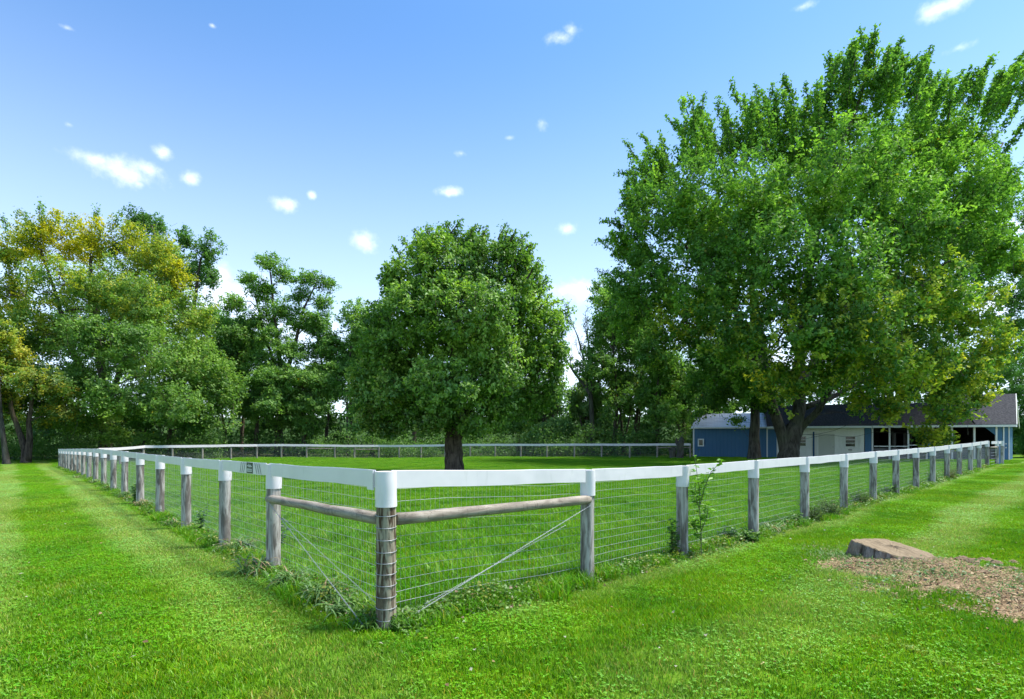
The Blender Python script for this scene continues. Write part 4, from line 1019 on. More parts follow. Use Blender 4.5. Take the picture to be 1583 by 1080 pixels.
for _i in range(85):
    _k = _r.uniform(0, len(_ol) - 1.001); _a, _b = _ol[int(_k)], _ol[int(_k) + 1]; _t = _k - int(_k); _x, _y = _a[0] + (_b[0] - _a[0]) * _t, _a[1] + (_b[1] - _a[1]) * _t
    _L = _r.uniform(45, 85); _an = math.atan2(-(520 - _y) , (_x - 1200)) * .55 + (-pi / 2) * .45 + _r.uniform(-.25, .25); _j = _r.uniform(0, 26)
    _ex, _ey = _x - math.cos(_an) * _j, _y - math.sin(_an) * _j
    MS.append((_ex - math.cos(_an) * _L, _ey - math.sin(_an) * _L, _ex, _ey, _r.uniform(-3, 6)))
ML = [(l[0] + (8 if l[1] < 250 and l[0] < 1200 else 0), l[1] + (8 if l[1] < 250 else 0), l[2] * (.82 if l[1] < 250 else 1), l[3] * (.72 if l[1] < 250 else 1)) + tuple(l[4:]) for l in ML]
MLB = [([(1219, 724, 0), (1220, 700, 0), (1222, 676, 0), (1226, 655, 0)], .84, .50),
       ([(1216, 700, 0), (1210, 672, 0), (1199, 645, 0), (1188, 605, -.5), (1165, 540, -1), (1120, 450, -1), (1060, 380, -1)], .52, .12),
       ([(1222, 700, 0), (1228, 668, 0), (1236, 625, 0), (1235, 560, 1), (1245, 470, 1), (1262, 360, 1), (1300, 230, 0), (1340, 120, 0)], .62, .07),
       ([(1226, 690, 0), (1238, 660, 0), (1262, 638, -.5), (1285, 600, -1), (1330, 560, -2), (1400, 480, -2), (1480, 360, 0), (1550, 220, 3)], .34, .06),
       ([(1243, 630, 0), (1290, 612, 1), (1330, 590, 1), (1400, 570, 0), (1450, 560, -1)], .24, .08),
       ([(1232, 610, 0), (1290, 500, 2), (1370, 380, 4), (1440, 250, 5)], .36, .08),
       ([(1190, 600, -.5), (1170, 480, 1), (1150, 380, 2), (1130, 220, 2)], .28, .06)]
MP = np.array([[.034, .085, .018], [.056, .135, .022], [.125, .235, .032]])
tree('maple_tree', 'huge spreading maple with forked grey trunk towering over the stable roof', (1219, 43.0), ML, 300000, .275, MLB, 11, pal=MP, yellow=(.30, .29, .02), shoots=MS, twig=(1.3, .33), up=.6, per=34, sparse=.22, inner=.58, trunk_sides=18, bark=M_bark)
tree('maple_tree', 'slimmer straight-trunked tree standing before the blue shed, left of the forked maple', (1167, 44.5), [(1130, 600, 46, 30, -2), (1100, 620, 34, 18, -1), (1165, 590, 40, 44, 0), (1120, 560, 50, 36, 1), (1180, 620, 24, 18, -2), (1085, 590, 36, 26, 2), (1150, 530, 50, 40, 2), (1080, 640, 16, 8, -1), (1140, 650, 14, 9, -2)],
     26000, .22, [([(1166, 718, 0), (1166, 680, 0), (1168, 620, 0), (1166, 520, 0), (1160, 420, 1)], .44, .2)], 12, pal=MP * .85, twig=(1.2, .35), up=.1, sparse=.3, trunk_sides=14)

# --- the round tree in the paddock
CLb = [(705, 640, 52, 40, 0), (640, 630, 60, 46, -1), (600, 650, 44, 32, 0, .06), (586, 600, 60, 54, 0), (568, 640, 40, 38, -.3, .05), (562, 585, 34, 40, .3, .05), (850, 600, 34, 40, .3), (860, 545, 30, 34, .2), (595, 550, 44, 44, -.4), (765, 625, 60, 46, 0), (815, 620, 40, 34, .5), (690, 590, 80, 60, -2.4), (610, 540, 56, 50, 0), (575, 580, 34, 40, .5, .08), (760, 560, 70, 60, -2),
       (830, 560, 44, 50, 0), (845, 500, 40, 36, 0), (640, 480, 66, 60, -1.6), (590, 495, 36, 30, .4), (720, 480, 80, 70, -2.6), (795, 480, 56, 56, -.6), (620, 430, 44, 40, 0), (680, 410, 60, 56, -1), (750, 420, 60, 60, -.8), (800, 420, 44, 44, .6),
       (662, 385, 30, 28, .4), (712, 374, 30, 24, .6), (778, 386, 30, 28, .2), (700, 500, 90, 90, 2.4), (640, 560, 70, 60, 2.4), (780, 540, 70, 70, 2.6), (560, 615, 24, 30, 0, .15), (605, 600, 34, 34, -2, .08), (665, 650, 34, 24, -2, .03), (735, 655, 34, 22, -1.6)]
CSh = [(690, 370, 714, 337, .2), (670, 380, 658, 350, .2), (640, 400, 622, 365, 0), (625, 430, 608, 400, 0), (610, 440, 585, 425, 0), (600, 480, 565, 465, .2), (580, 500, 548, 487, .2), (740, 375, 752, 352, 0), (770, 370, 783, 344, 0), (800, 390, 826, 375, .2),
       (800, 420, 838, 410, .2), (820, 455, 850, 435, .2), (840, 490, 888, 474, .2), (850, 520, 880, 505, 0), (700, 370, 690, 342, .5), (570, 540, 538, 535, 0), (560, 620, 535, 640, 0), (850, 560, 870, 580, 0), (620, 400, 610, 380, 0), (790, 380, 815, 362, .2), (655, 370, 640, 352, .2), (728, 365, 735, 345, .3), (850, 470, 872, 462, .2)]
_oc = [(545, 545), (560, 480), (590, 430), (608, 395), (640, 358), (690, 340), (740, 348), (783, 342), (825, 370), (845, 420), (862, 450), (885, 480), (868, 540), (870, 590)]
for _i in range(34):
    _k = _r.uniform(0, len(_oc) - 1.001); _a, _b = _oc[int(_k)], _oc[int(_k) + 1]; _t = _k - int(_k); _x, _y = _a[0] + (_b[0] - _a[0]) * _t, _a[1] + (_b[1] - _a[1]) * _t
    _L = _r.uniform(28, 55); _an = math.atan2(_y - 560, _x - 705) * .65 + (-pi / 2) * .35 + _r.uniform(-.3, .3); _j = _r.uniform(0, 22)
    _ex, _ey = _x - math.cos(_an) * _j, _y - math.sin(_an) * _j; CSh.append((_ex - math.cos(_an) * _L, _ey - math.sin(_an) * _L, _ex, _ey, _r.uniform(-1.5, 1.5)))
tree('paddock_tree', 'round dense tree with short brown trunk standing alone inside the paddock', (703, 25.5, 0), CLb, 125000, .18, [([(703, 738, 0), (702, 715, 0), (701, 680, 0), (704, 655, 0)], .43, .40), ([(698, 665, 0), (660, 600, 0), (620, 520, 0)], .22, .06),
     ([(705, 665, 0), (705, 580, 0), (690, 480, 0), (680, 400, 0)], .26, .05), ([(708, 665, 0), (750, 580, 0), (790, 480, 0)], .22, .05), ([(704, 665, 0), (730, 560, -1), (740, 460, -1)], .2, .05)], 21,
     pal=np.array([[.038, .088, .016], [.062, .132, .022], [.135, .225, .034]]), yellow=(.22, .24, .05), group=None, shoots=CSh, fill=.5, twig=(.75, .24), up=.30, per=26, droop=.35, sparse=.08, mat=M_leaf_sheen, bark=M_barkd, trunk_sides=16, inner=.45, wid=.58)

# --- the woods' edge on the left
YP = np.array([[.038, .088, .020], [.068, .140, .025], [.115, .195, .034]])
tree('yellowing_tree', 'tall broad tree with golden crown top behind the left fence', (163, 52), [(60, 375, 46, 44, 0, .62), (105, 370, 40, 40, 1, .60), (20, 385, 34, 36, 2, .5), (150, 370, 36, 40, 0, .50), (190, 375, 44, 40, 2, .4), (235, 400, 50, 42, 1, .35), (270, 430, 40, 36, 0, .35), (90, 440, 60, 46, -3, .12), (160, 440, 60, 46, -4, .08),
     (225, 465, 60, 46, -4, .04), (285, 490, 50, 46, -1, .03), (60, 510, 60, 50, -3, .06), (140, 520, 66, 46, -6, 0), (220, 540, 70, 50, -6, 0), (300, 560, 56, 48, -2, 0), (335, 590, 44, 44, 0, 0), (100, 590, 66, 44, -5, 0), (180, 610, 70, 44, -7, 0), (260, 625, 70, 40, -6, 0), (330, 640, 46, 30, -1), (130, 650, 50, 24, -5, 0), (70, 640, 50, 30, -2, .1),
     (10, 460, 40, 50, 2, .3), (0, 560, 50, 50, 1, .2), (190, 670, 50, 16, -5, 0), (180, 480, 80, 80, 5, .1), (110, 550, 80, 80, 5), (250, 560, 80, 70, 5)], 165000, .24,
     [([(163, 712, 0), (163, 670, 0), (160, 600, 0), (150, 500, 0), (140, 400, 0)], .56, .14), ([(162, 640, 0), (190, 560, 0), (215, 480, 0), (240, 420, 0)], .3, .08), ([(158, 620, 0), (110, 540, 0), (85, 450, 0), (60, 380, 0)], .28, .07), ([(160, 570, 0), (240, 560, -1), (310, 560, 0)], .2, .06)], 31, pal=YP, yellow=(.29, .26, .010),
     twig=(1.3, .42), up=.4, per=30, sparse=.75, inner=.6, shoots=[(60, 340, 63, 310, 0), (45, 350, 38, 330, 0), (85, 345, 90, 330, 0), (150, 345, 150, 320, 0), (175, 350, 185, 330, 0), (10, 350, 5, 335, 2), (270, 400, 300, 395, 0)], bark=M_barkd)
tree('twin_trunk_tree', 'dark twin-trunked tree at the left edge of the lawn', (40, 43), [(20, 560, 40, 34, 0, .1), (60, 590, 44, 34, -1, .08), (0, 620, 36, 30, 0, .12), (90, 600, 34, 30, 1, .1), (30, 620, 40, 26, 2), (100, 640, 30, 22, 1, .06), (-40, 560, 50, 50, 0, .2), (-30, 640, 40, 26, 1, .1)], 26000, .21,
     [([(40, 718, 0), (40, 700, 0), (33, 675, 0), (22, 650, 0), (12, 600, 0)], .30, .12), ([(42, 712, 0), (46, 680, 0), (45, 650, 0), (52, 600, 0)], .28, .1)], 32, pal=YP * .8, yellow=(.3, .24, .02), bark=M_barkd, sparse=.5, up=.1)
tree('slender_tree', 'thin leaning brown trunk at the far left edge of the lawn', (10, 41), [(-20, 560, 30, 30, 0, .2), (0, 520, 34, 30, 1, .2), (-30, 620, 30, 30, 0, .2)], 9000, .2, [([(11, 722, 0), (7, 690, 0), (1, 640, 0), (-6, 560, 0)], .2, .1)], 33, pal=YP, bark=M_bark, up=.1)
tree('edge_tree', 'low leafy tree with short dark trunk right of the golden tree', (220, 50), [(225, 650, 34, 20, 0), (250, 630, 40, 30, 1), (205, 640, 30, 20, 1, .05)], 12000, .2, [([(220, 712, 0), (220, 680, 0), (224, 640, 0)], .28, .18)], 34, bark=M_barkd, up=.1)
tree('edge_tree', 'small leafy tree behind the start of the back fence rail', (262, 51), [(275, 645, 36, 24, 0), (300, 660, 30, 16, 0), (262, 620, 36, 30, 1)], 12000, .2, [([(262, 710, 0), (261, 690, 0), (264, 640, 0)], .24, .14)], 35, bark=M_barkd, up=.1)

DP = np.array([[.032, .080, .020], [.052, .120, .026], [.085, .175, .036]])
MPp = np.array([[.045, .100, .024], [.070, .150, .030], [.120, .215, .042]])
woods = 'trees of the wood behind the paddock'
tree('tall_dark_tree', 'tall dark green tree whose tops show above the golden tree', (300, 68), [(215, 340, 26, 20, 0), (240, 350, 22, 24, 2), (285, 370, 18, 20, 0), (322, 385, 18, 34, 0), (305, 420, 30, 30, 1), (330, 430, 16, 24, 0), (250, 400, 40, 40, 2), (330, 500, 36, 40, 1), (300, 560, 50, 50, 1), (355, 540, 36, 30, 1), (230, 480, 60, 60, 3)], 42000, .30,
     [([(300, 705, 0), (300, 600, 0), (298, 480, 0), (310, 400, 0)], .5, .12), ([(299, 520, 0), (260, 420, 0), (235, 350, 0)], .25, .06)], 41, pal=DP, group=woods, twig=(1.4, .5), bark=M_barkd, inner=.6, sparse=.3)
tree('locust_tree', 'tall open-crowned tree with layered plumes against the sky, left of the paddock tree', (432, 62), [(415, 405, 32, 18, 0), (385, 430, 22, 14, 1), (440, 425, 24, 20, 1), (405, 450, 30, 22, 0), (480, 430, 26, 18, 0), (505, 440, 20, 18, 1), (465, 455, 26, 20, 0), (500, 470, 22, 18, 0), (440, 480, 36, 20, 0), (400, 490, 34, 26, 0), (480, 500, 40, 26, 0), (425, 520, 40, 24, -1), (375, 510, 30, 24, 1),
     (470, 545, 50, 24, -1), (400, 560, 44, 24, -1), (510, 530, 30, 24, 0), (440, 590, 60, 30, -3), (380, 610, 44, 30, -2), (500, 600, 44, 34, -2), (440, 640, 60, 26, -3), (360, 470, 24, 20, 3)], 62000, .24,
     [([(432, 704, 0), (430, 640, 0), (436, 580, 0), (425, 500, 0), (418, 420, 0)], .42, .08), ([(434, 600, 0), (455, 540, 0), (468, 480, 0), (490, 435, 0)], .26, .06), ([(434, 590, 0), (410, 520, 0), (395, 460, 0)], .22, .06)], 42, pal=MPp, group=woods, twig=(1.0, .35), up=.15, bark=M_barkd, inner=.7, sparse=.5, per=26)
# the run of slimmer wood trees, each with its own trunk
wt = [(345, 60, 560, 40, 60, 'left of the plumed tree, beside the dark tops'), (372, 64, 545, 34, 62, 'just left of the plumed tree, thin trunk'), (398, 58, 600, 36, 46, 'low, in front of the plumed tree on its left'), (470, 59, 610, 40, 46, 'low, in front of the plumed tree on its right'),
      (505, 63, 555, 40, 66, 'right of the plumed tree'), (540, 61, 540, 36, 70, 'behind the left side of the round paddock tree'), (575, 64, 560, 40, 60, 'behind the round paddock tree, left half'), (640, 63, 600, 40, 50, 'hidden behind the middle of the round paddock tree'),
      (800, 62, 610, 40, 50, 'behind the right side of the round paddock tree'), (855, 58, 640, 34, 40, 'light green and low, right of the round paddock tree'), (905, 60, 630, 32, 44, 'pale and loose, below the bare branches'),
      (950, 57, 540, 44, 90, 'dark, at the left edge of the maple'), (985, 60, 560, 44, 80, 'dark, under the left side of the maple'), (1018, 55, 580, 42, 70, 'dark and narrow, behind the two dead stumps'), (1055, 58, 600, 40, 60, 'left of the blue shed roof'),
      (965, 64, 480, 44, 70, 'tall, behind the left edge of the maple'), (1100, 66, 570, 50, 70, 'behind the blue shed')]
for i, (px, Z, py, rx, ry, where) in enumerate(wt):
    r_ = random.Random(i); pal = (MPp * .85, MPp * 1.1, MPp * .95)[i % 3] if 'light' not in where and 'pale' not in where else np.array([[.05, .10, .03], [.08, .15, .045], [.12, .19, .06]])
    Lb2 = [(px + r_.uniform(-.7, .7) * rx, py + ry * q + r_.uniform(-8, 8), rx * r_.uniform(.6, .9), ry * r_.uniform(.32, .45), r_.uniform(-2, 2)) for q in (-.75, -.45, -.15, .1, .4, .65, .85, .3, -.3)]
    tree('wood_tree', 'wood tree ' + where, (px, Z), Lb2, 15000, .29, [([(px, 706, 0), (px + r_.uniform(-4, 4), 670, 0), (px + r_.uniform(-8, 8), 620, 0), (px + r_.uniform(-10, 10), py, 0)], r_.uniform(.16, .28), .08),
         ([(px, 680, 0), (px + r_.uniform(-14, 14), 640, 0), (px + r_.uniform(-20, 20), py + 20, 0)], .13, .05)], 60 + i, pal=pal, group=woods, twig=(1.1, .42), up=.2, bark=M_barkd, sparse=.5, inner=.5, per=26, trunk_sides=8)
# the tree with bare upper branches
def bare_tree():
    px, Z = 915, 58; x = X_(px, Z); O = np.array([x, Z, g1(x, Z)]); o = empty('half_dead_tree', tuple(O), label='half-dead tree with bare twisted branches right of the paddock tree', cat='tree', group=None)
    mb = MB(); r = random.Random(5)
    def grow(p, d, L, rad, dep):
        n = 5; P = [p]; 
        for i in range(n):
            d = norm(d + np.array([r.uniform(-.28, .28), r.uniform(-.25, .25), r.uniform(-.12, .2)])); P.append(P[-1] + d * L / n)
        mb.tube(P, np.linspace(rad, rad * .5, n + 1), 6 if dep < 2 else 4, False)
        if dep < 4:
            for _ in range(3 if dep else 3):
                k = r.randint(2, n); d2 = norm(d + np.array([r.uniform(-.9, .9), r.uniform(-.6, .6), r.uniform(-.1, .6)])); grow(P[k], d2, L * r.uniform(.5, .75), rad * .5, dep + 1)
    def pt(a, b_): return np.array([X_(a, Z), Z, Zh(b_, Z)]) - O
    mb.tube([pt(915, 712), pt(916, 660), pt(913, 610), pt(905, 598)], [.3, .26, .24, .2], 10)
    for (a, b_, c_, d_) in ((905, 598, 868, 545), (908, 600, 893, 520), (912, 606, 935, 560), (914, 600, 910, 530)):
        A, B = pt(a, b_), pt(c_, d_); m_ = (A + B) / 2 + [r.uniform(-.4, .4), 0, -.3]; mb.tube([A, m_, B], [.17, .13, .07], 7, False)
        grow(B, norm(B - m_), 2.0, .06, 1); grow(m_, norm(B - m_ + [r.uniform(-1, 1), 0, .6]), 2.0, .06, 2)
    mb.obj('trunk', M_bark, o, True)
    V = np.array(mb.v); sel = V[(V[:, 2] > 6)]; rr = np.random.default_rng(3); q = sel[rr.integers(0, len(sel), 3200)] + rr.normal(0, .16, (3200, 3)); n = len(q)
    q = q[(hash_noise(q[:, 0], q[:, 2], .6, 3) > -.1)]; n = len(q)
    Vv, T = leaf_quads(q, rr.normal(0, 1, (n, 3)), rr.normal(0, .6, (n, 3)) + [0, 0, 1], rr.uniform(.08, .17, n), rr)
    link(bpy.data.objects.new('crown', np_mesh('crown', Vv, T, M_leaf, np.repeat(np.array([.07, .12, .035]) * rr.uniform(.6, 1.4, (n, 1)), 4, 0))), o)
bare_tree()
# right-hand edge
tree('edge_tree', 'leafy tree at the right edge of the view, behind the stable gable', (1590, 62), [(1600, 330, 30, 30, 0), (1565, 460, 30, 26, 0), (1590, 430, 40, 50, 1), (1555, 500, 34, 30, 1), (1590, 520, 50, 50, 0), (1545, 560, 30, 26, 1), (1620, 400, 50, 60, 1)], 24000, .28,
     [([(1592, 706, 0), (1592, 600, 0), (1590, 450, 0)], .4, .1)], 90, pal=MPp, group=woods, twig=(1.3, .42), bark=M_barkd, sparse=.4)
tree('edge_tree', 'tree rising behind the stable roof under the big maple', (1400, 62), [(1300, 590, 50, 40, 0), (1370, 580, 60, 50, 1), (1440, 590, 60, 50, 0), (1500, 580, 50, 50, 2), (1400, 540, 70, 60, 2), (1250, 590, 50, 40, 1), (1200, 600, 50, 36, 2)], 36000, .30,
     [([(1400, 704, 0), (1400, 640, 0), (1400, 560, 0)], .35, .1), ([(1400, 640, 0), (1320, 600, 0)], .2, .08)], 91, pal=DP, group=woods, twig=(1.3, .45), bark=M_barkd)
tree('pine_tree', 'dark pine with drooping layered boughs beyond the stable gable', (1612, 50), [(1560, 575, 26, 12, 0), (1600, 560, 34, 14, 0), (1575, 605, 30, 12, -1), (1620, 600, 40, 16, 0), (1590, 630, 26, 12, 0), (1600, 655, 30, 16, 0), (1625, 640, 40, 20, 1), (1596, 690, 22, 24, 1), (1620, 690, 40, 28, 1), (1640, 540, 30, 20, 1), (1588, 675, 14, 20, 0)], 42000, .18,
     [([(1614, 712, 0), (1614, 600, 0), (1614, 500, 0)], .3, .08)], 92, pal=np.array([[.018, .06, .02], [.03, .095, .025], [.06, .15, .035]]), group=woods, twig=(.9, .3), up=-.1, wid=.22, bark=M_barkd, inner=.3)

# --- undergrowth and the depth of the wood, masses nobody could count
def mass(name, label, boxes, n, leaf, pal, seed, **k):
    """boxes of (px0, px1, py_top, Z0, Z1): leaf clumps from the ground up to an uneven top"""
    r = np.random.default_rng(seed); Vs, Cs, Ts = [], [], []; base = 0
    tot = sum((b[1] - b[0]) * (HY + 20 - b[2]) for b in boxes)
    for (p0, p1, pt_, Z0, Z1) in boxes:
        m = int(n * (p1 - p0) * (HY + 20 - pt_) / tot); nc = max(4, m // 60)
        cp = r.uniform(p0, p1, nc); cz = r.uniform(Z0, Z1, nc); top = pt_ + 14 * hash_noise(cp, cz * 3, 22, seed) ; py = top + (HY + 26 - top) * r.uniform(0, 1, nc) ** .8
        C0 = np.c_[X_(cp, cz), cz, Zh(py, cz)]; rad = r.uniform(.35, .8, nc)
        q = np.repeat(C0, 60, 0) + r.normal(0, 1, (nc * 60, 3)) * np.repeat(rad, 60)[:, None] * [1, 1, .6]; mm = len(q)
        gz = gh(q[:, 0], q[:, 1]); q[:, 2] = np.maximum(q[:, 2], gz + .05)
        V, T = leaf_quads(q, r.normal(0, 1, (mm, 3)), r.normal(0, .6, (mm, 3)) + [0, 0, 1], leaf * r.uniform(.6, 1.3, mm), r)
        k_ = np.clip(np.repeat(r.uniform(0, 1, nc), 60) * .6 + r.uniform(0, .4, mm), 0, 1)[:, None]; c = np.where(k_ < .5, pal[0] + (pal[1] - pal[0]) * k_ * 2, pal[1] + (pal[2] - pal[1]) * (k_ * 2 - 1))
        Vs.append(V); Ts.append(T + base); Cs.append(np.repeat(c, 4, 0)); base += len(V)
    o = link(bpy.data.objects.new(name, np_mesh(name, np.concatenate(Vs), np.concatenate(Ts), M_leaf, np.concatenate(Cs)))); return tag(o, kind='stuff', label=label)
mass('undergrowth', 'tangled green undergrowth behind the far fence', [(100, 340, 668, 49, 54), (300, 620, 672, 56.5, 60), (600, 880, 672, 55.5, 58), (840, 1075, 660, 52.5, 56), (-60, 110, 680, 46, 50), (-300, -60, 640, 44, 50)], 60000, .2, MPp * 1.5, 5)
mass('distant_woods', 'dense dark wood filling the distance behind the paddock trees', [(-500, 0, 480, 62, 70), (-20, 330, 600, 66, 74), (330, 620, 560, 72, 80), (600, 860, 600, 70, 78), (840, 960, 620, 68, 76), (930, 1200, 570, 68, 76), (1180, 1560, 600, 66, 74), (1540, 2100, 560, 62, 72)], 130000, .55, DP * 1.4, 6)

# the ground rises in a low bank behind the wood
xb_ = np.linspace(-190, 190, 120); tb_ = np.linspace(0, 1, 14); BX, BT = np.meshgrid(xb_, tb_); BY = 80 + BT * 40 + np.abs(BX) * -.06
BZ = -.6 + 6.5 * np.sin(np.clip(BT * 1.6, 0, 1) * pi / 2) + .8 * hash_noise(BX, BT * 20, 9, 4) * BT
ib = np.arange(120 * 14).reshape(14, 120); Qb = np.c_[ib[:-1, :-1].ravel(), ib[:-1, 1:].ravel(), ib[1:, 1:].ravel(), ib[1:, :-1].ravel()]
M_bank, t, b = pmat('bank_cover', (.03, .05, .02), .95, spec=.05); n = noise_(t, posvec(t), .9, 6, .7)
t.links.new(mix_(t, mapr(t, n, .35, .65, 0, 1), (.015, .035, .012), (.06, .11, .03)), b.inputs['Base Color'])
tag(link(bpy.data.objects.new('wooded_bank', np_mesh('wooded_bank', np.c_[BX.ravel(), BY.ravel(), BZ.ravel()], Qb, M_bank, None, True))), kind='structure')

# ------------------------------------------------------------------ plants along the fence
def plant_obj(name, label, cat, x, y, V, T, C, stems=None, group=None):
    z = g1(x, y)
    if stems is None:
        o = link(bpy.data.objects.new(name, np_mesh(name, V, T, M_plant, C))); o.location = (x, y, z); return tag(o, label, cat, group)
    o = empty(name, (x, y, z), label=label, cat=cat, group=group)
    link(bpy.data.objects.new('leaves', np_mesh('leaves', V, T, M_plant, C)), o); stems.obj('stem', M_stem, o, True); return o
M_stem, _, _ = pmat('plant_stem', (.10, .12, .05), .8)
def straps(n, L, w, r, droop=1.0, col=((.08, .19, .04), (.2, .34, .11)), brown=.06, spread=.06):
    a = r.uniform(0, 2 * pi, n); L_ = L * r.uniform(.55, 1.15, n); k = 6; el0 = r.uniform(.9, 1.45, n)
    P = np.c_[r.normal(0, spread, n), r.normal(0, spread, n), np.zeros(n)]; e = el0.copy(); rows = []
    s = np.c_[-np.sin(a), np.cos(a), np.zeros(n)]
    for i in range(k + 1):
        ww = (w * np.array([.7, 1, 1, .9, .7, .4, .06])[i]) * r.uniform(.9, 1.1, n); rows += [P - s * ww[:, None] / 2, P + s * ww[:, None] / 2]
        P = P + np.c_[np.cos(e) * np.cos(a), np.cos(e) * np.sin(a), np.sin(e)] * (L_ / k)[:, None]; e = e - droop * r.uniform(.2, .55, n)
    V = np.stack(rows, 1).reshape(-1, 3); V[:, 2] = np.maximum(V[:, 2], .004); b = np.arange(n)[:, None] * (2 * (k + 1)); T = []
    for i in range(k): T += [b + [2 * i, 2 * i + 1, 2 * i + 3], b + [2 * i, 2 * i + 3, 2 * i + 2]]
    c = np.array(col[0]) + (np.array(col[1]) - np.array(col[0])) * r.uniform(0, 1, (n, 1)); bb = r.uniform(0, 1, n) < brown; c[bb] = [.36, .27, .14]
    return V, np.concatenate(T), np.repeat(c, 2 * (k + 1), 0)
def leafy(stems, leaf, nper, r, col=((.05, .14, .025), (.13, .26, .04)), wid=.6, spread=.05, thick=.005):
    """stems: list of polylines; leaves set along them"""
    Ps, Ax = [], []; mb = MB()
    for S in stems:
        S = np.array(S, float); mb.tube(S, np.linspace(thick, thick * .4, len(S)), 5, False)
        t = np.linspace(.12, 1, nper) * (len(S) - 1); q = np.stack([np.interp(t, np.arange(len(S)), S[:, c]) for c in range(3)], 1)
        a = r.uniform(0, 2 * pi, nper); d = np.c_[np.cos(a), np.sin(a), r.uniform(-.1, .6, nper)]
        Ps.append(q + d * leaf * .55 + r.normal(0, spread * .3, q.shape)); Ax.append(d)
    P = np.concatenate(Ps); A = np.concatenate(Ax); n = len(P)
    V, T = leaf_quads(P, A, r.normal(0, .35, (n, 3)) + [0, 0, 1], leaf * r.uniform(.6, 1.25, n), r, wid=wid)
    c = np.array(col[0]) + (np.array(col[1]) - np.array(col[0])) * r.uniform(0, 1, (n, 1)) ; return V, T, np.repeat(c, 4, 0), mb
def at(px, py):      # ground point under a pixel
    Z = EYE * F / (py - HY)
    for _ in range(4): Z = (EYE - g1(X_(px, Z), Z)) * F / (py - HY)
    return X_(px, Z), Z
pr = np.random.default_rng(99)
cl_list = [(398, 888, 90, .42, 'dark strap-leaved clump with dry tips against the post left of the brace rail', .35), (452, 905, 150, .34, 'grey-green strap-leaved clump just right of the brace post', .08), (497, 925, 170, .36, 'pale spreading strap-leaved clump midway along the left brace', .06),
           (530, 945, 70, .26, 'small low strap-leaved tuft nearest the banded corner post', .05), (372, 852, 140, .42, 'broad strap-leaved clump at the foot of the second left post', .3), (330, 838, 90, .28, 'low strap-leaved tuft between the second and third left posts', .12),
           (222, 783, 110, .40, 'brownish strap-leaved clump beside the fourth left post', .45), (196, 770, 120, .42, 'bushy strap-leaved clump between the fourth and fifth left posts', .1), (170, 757, 90, .34, 'low strap-leaved clump by the fifth left post', .12), (148, 748, 90, .38, 'strap-leaved clump further down the left fence', .2), (120, 740, 80, .34, 'faint brown clump far down the left fence', .5),
           (272, 812, 80, .30, 'low tuft at the foot of the third left post', .1), (1190, 822, 120, .34, 'grassy weed clump right of the third right post', .2), (1215, 812, 90, .3, 'grassy weed clump close left of the fourth right post', .2)]
for px, py, n, L, lab, brn in cl_list:
    x, y = at(px, py); V, T, C = straps(int(n * 1.1), L * 1.0, .016, pr, 1.0, brown=brn, spread=.07); plant_obj('strap_leaf_clump', lab, 'plant clump', x, y, V, T, C, group='leafy clumps along the fence')
# sapling in front of the right fence, taller than the rail
x, y = at(1083, 861); s = y / F * .93
def pxs(lst, x0, y0, yb): return [((a - x0) * s, d - .03, (yb - b_) * s * 1.24) for a, b_, d in lst]
st1 = pxs([(1083, 836, 0), (1083, 800, .01), (1080, 770, .0), (1081, 745, .02), (1076, 725, .0), (1072, 702, .0)], 1083, 0, 836)
stems = [st1, pxs([(1081, 765, 0), (1090, 742, .03), (1100, 722, .02), (1117, 706, .0)], 1083, 0, 836), pxs([(1080, 772, 0), (1072, 755, -.05), (1070, 735, -.08)], 1083, 0, 836), pxs([(1083, 800, 0), (1090, 780, -.06), (1092, 765, -.06)], 1083, 0, 836), pxs([(1083, 815, 0), (1075, 795, .06), (1076, 785, .06)], 1083, 0, 836)]
V, T, C, mb = leafy(stems, .085, 44, pr, ((.09, .24, .02), (.19, .40, .03)), thick=.008)
plant_obj('sapling', 'slim green sapling growing through the right fence and above its white rail', 'sapling', x, y, V, T, C, mb)
def bushy(px, py, h, w, n, leaf, label, name='weed_bush', cat='bush', col=((.05, .14, .025), (.13, .26, .04)), nper=14, dep=None, group='weeds along the fence', wid=.6, seed=0):
    x, y = at(px, py); r = np.random.default_rng(seed + int(px)); S = []
    for i in range(n):
        a = r.uniform(0, 2 * pi); d = w * r.uniform(.1, 1); hh = h * r.uniform(.5, 1.05); S.append([(cos(a) * d * .15, sin(a) * d * .15, 0), (cos(a) * d * .5, sin(a) * d * .5, hh * .5), (cos(a) * d, sin(a) * d, hh)])
    V, T, C, mb = leafy(S, leaf, nper, r, col, wid=wid, thick=.004); return plant_obj(name, label, cat, x, y, V, T, C, mb, group)
bushy(313, 826, .46, .10, 5, .085, 'dark broad-leaved seedling between the second and third left posts', 'seedling', 'seedling', ((.025, .085, .03), (.05, .14, .05)), 12, seed=1)
bushy(1040, 862, .58, .10, 9, .06, 'leafy vine climbing the left side of the second right post', 'climbing_vine', 'vine', nper=22)
bushy(1122, 838, .22, .22, 16, .07, 'round dark-leaved bush between the second and third right posts', col=((.035, .10, .03), (.07, .17, .05)))
bushy(1258, 806, .40, .35, 40, .05, 'bushy grey-green weeds right of the fourth right post', col=((.06, .12, .04), (.12, .19, .07)), nper=20, wid=.3)
bushy(1285, 800, .46, .40, 44, .05, 'tall loose weeds left of the fifth right post', col=((.06, .12, .04), (.12, .19, .07)), nper=20, wid=.3)
bushy(1230, 812, .22, .25, 22, .06, 'low leafy weeds in front of the fourth right post')
bushy(1330, 780, .40, .40, 40, .05, 'loose weeds between the fifth and sixth right posts', col=((.06, .13, .03), (.13, .2, .05)), nper=20, wid=.3)
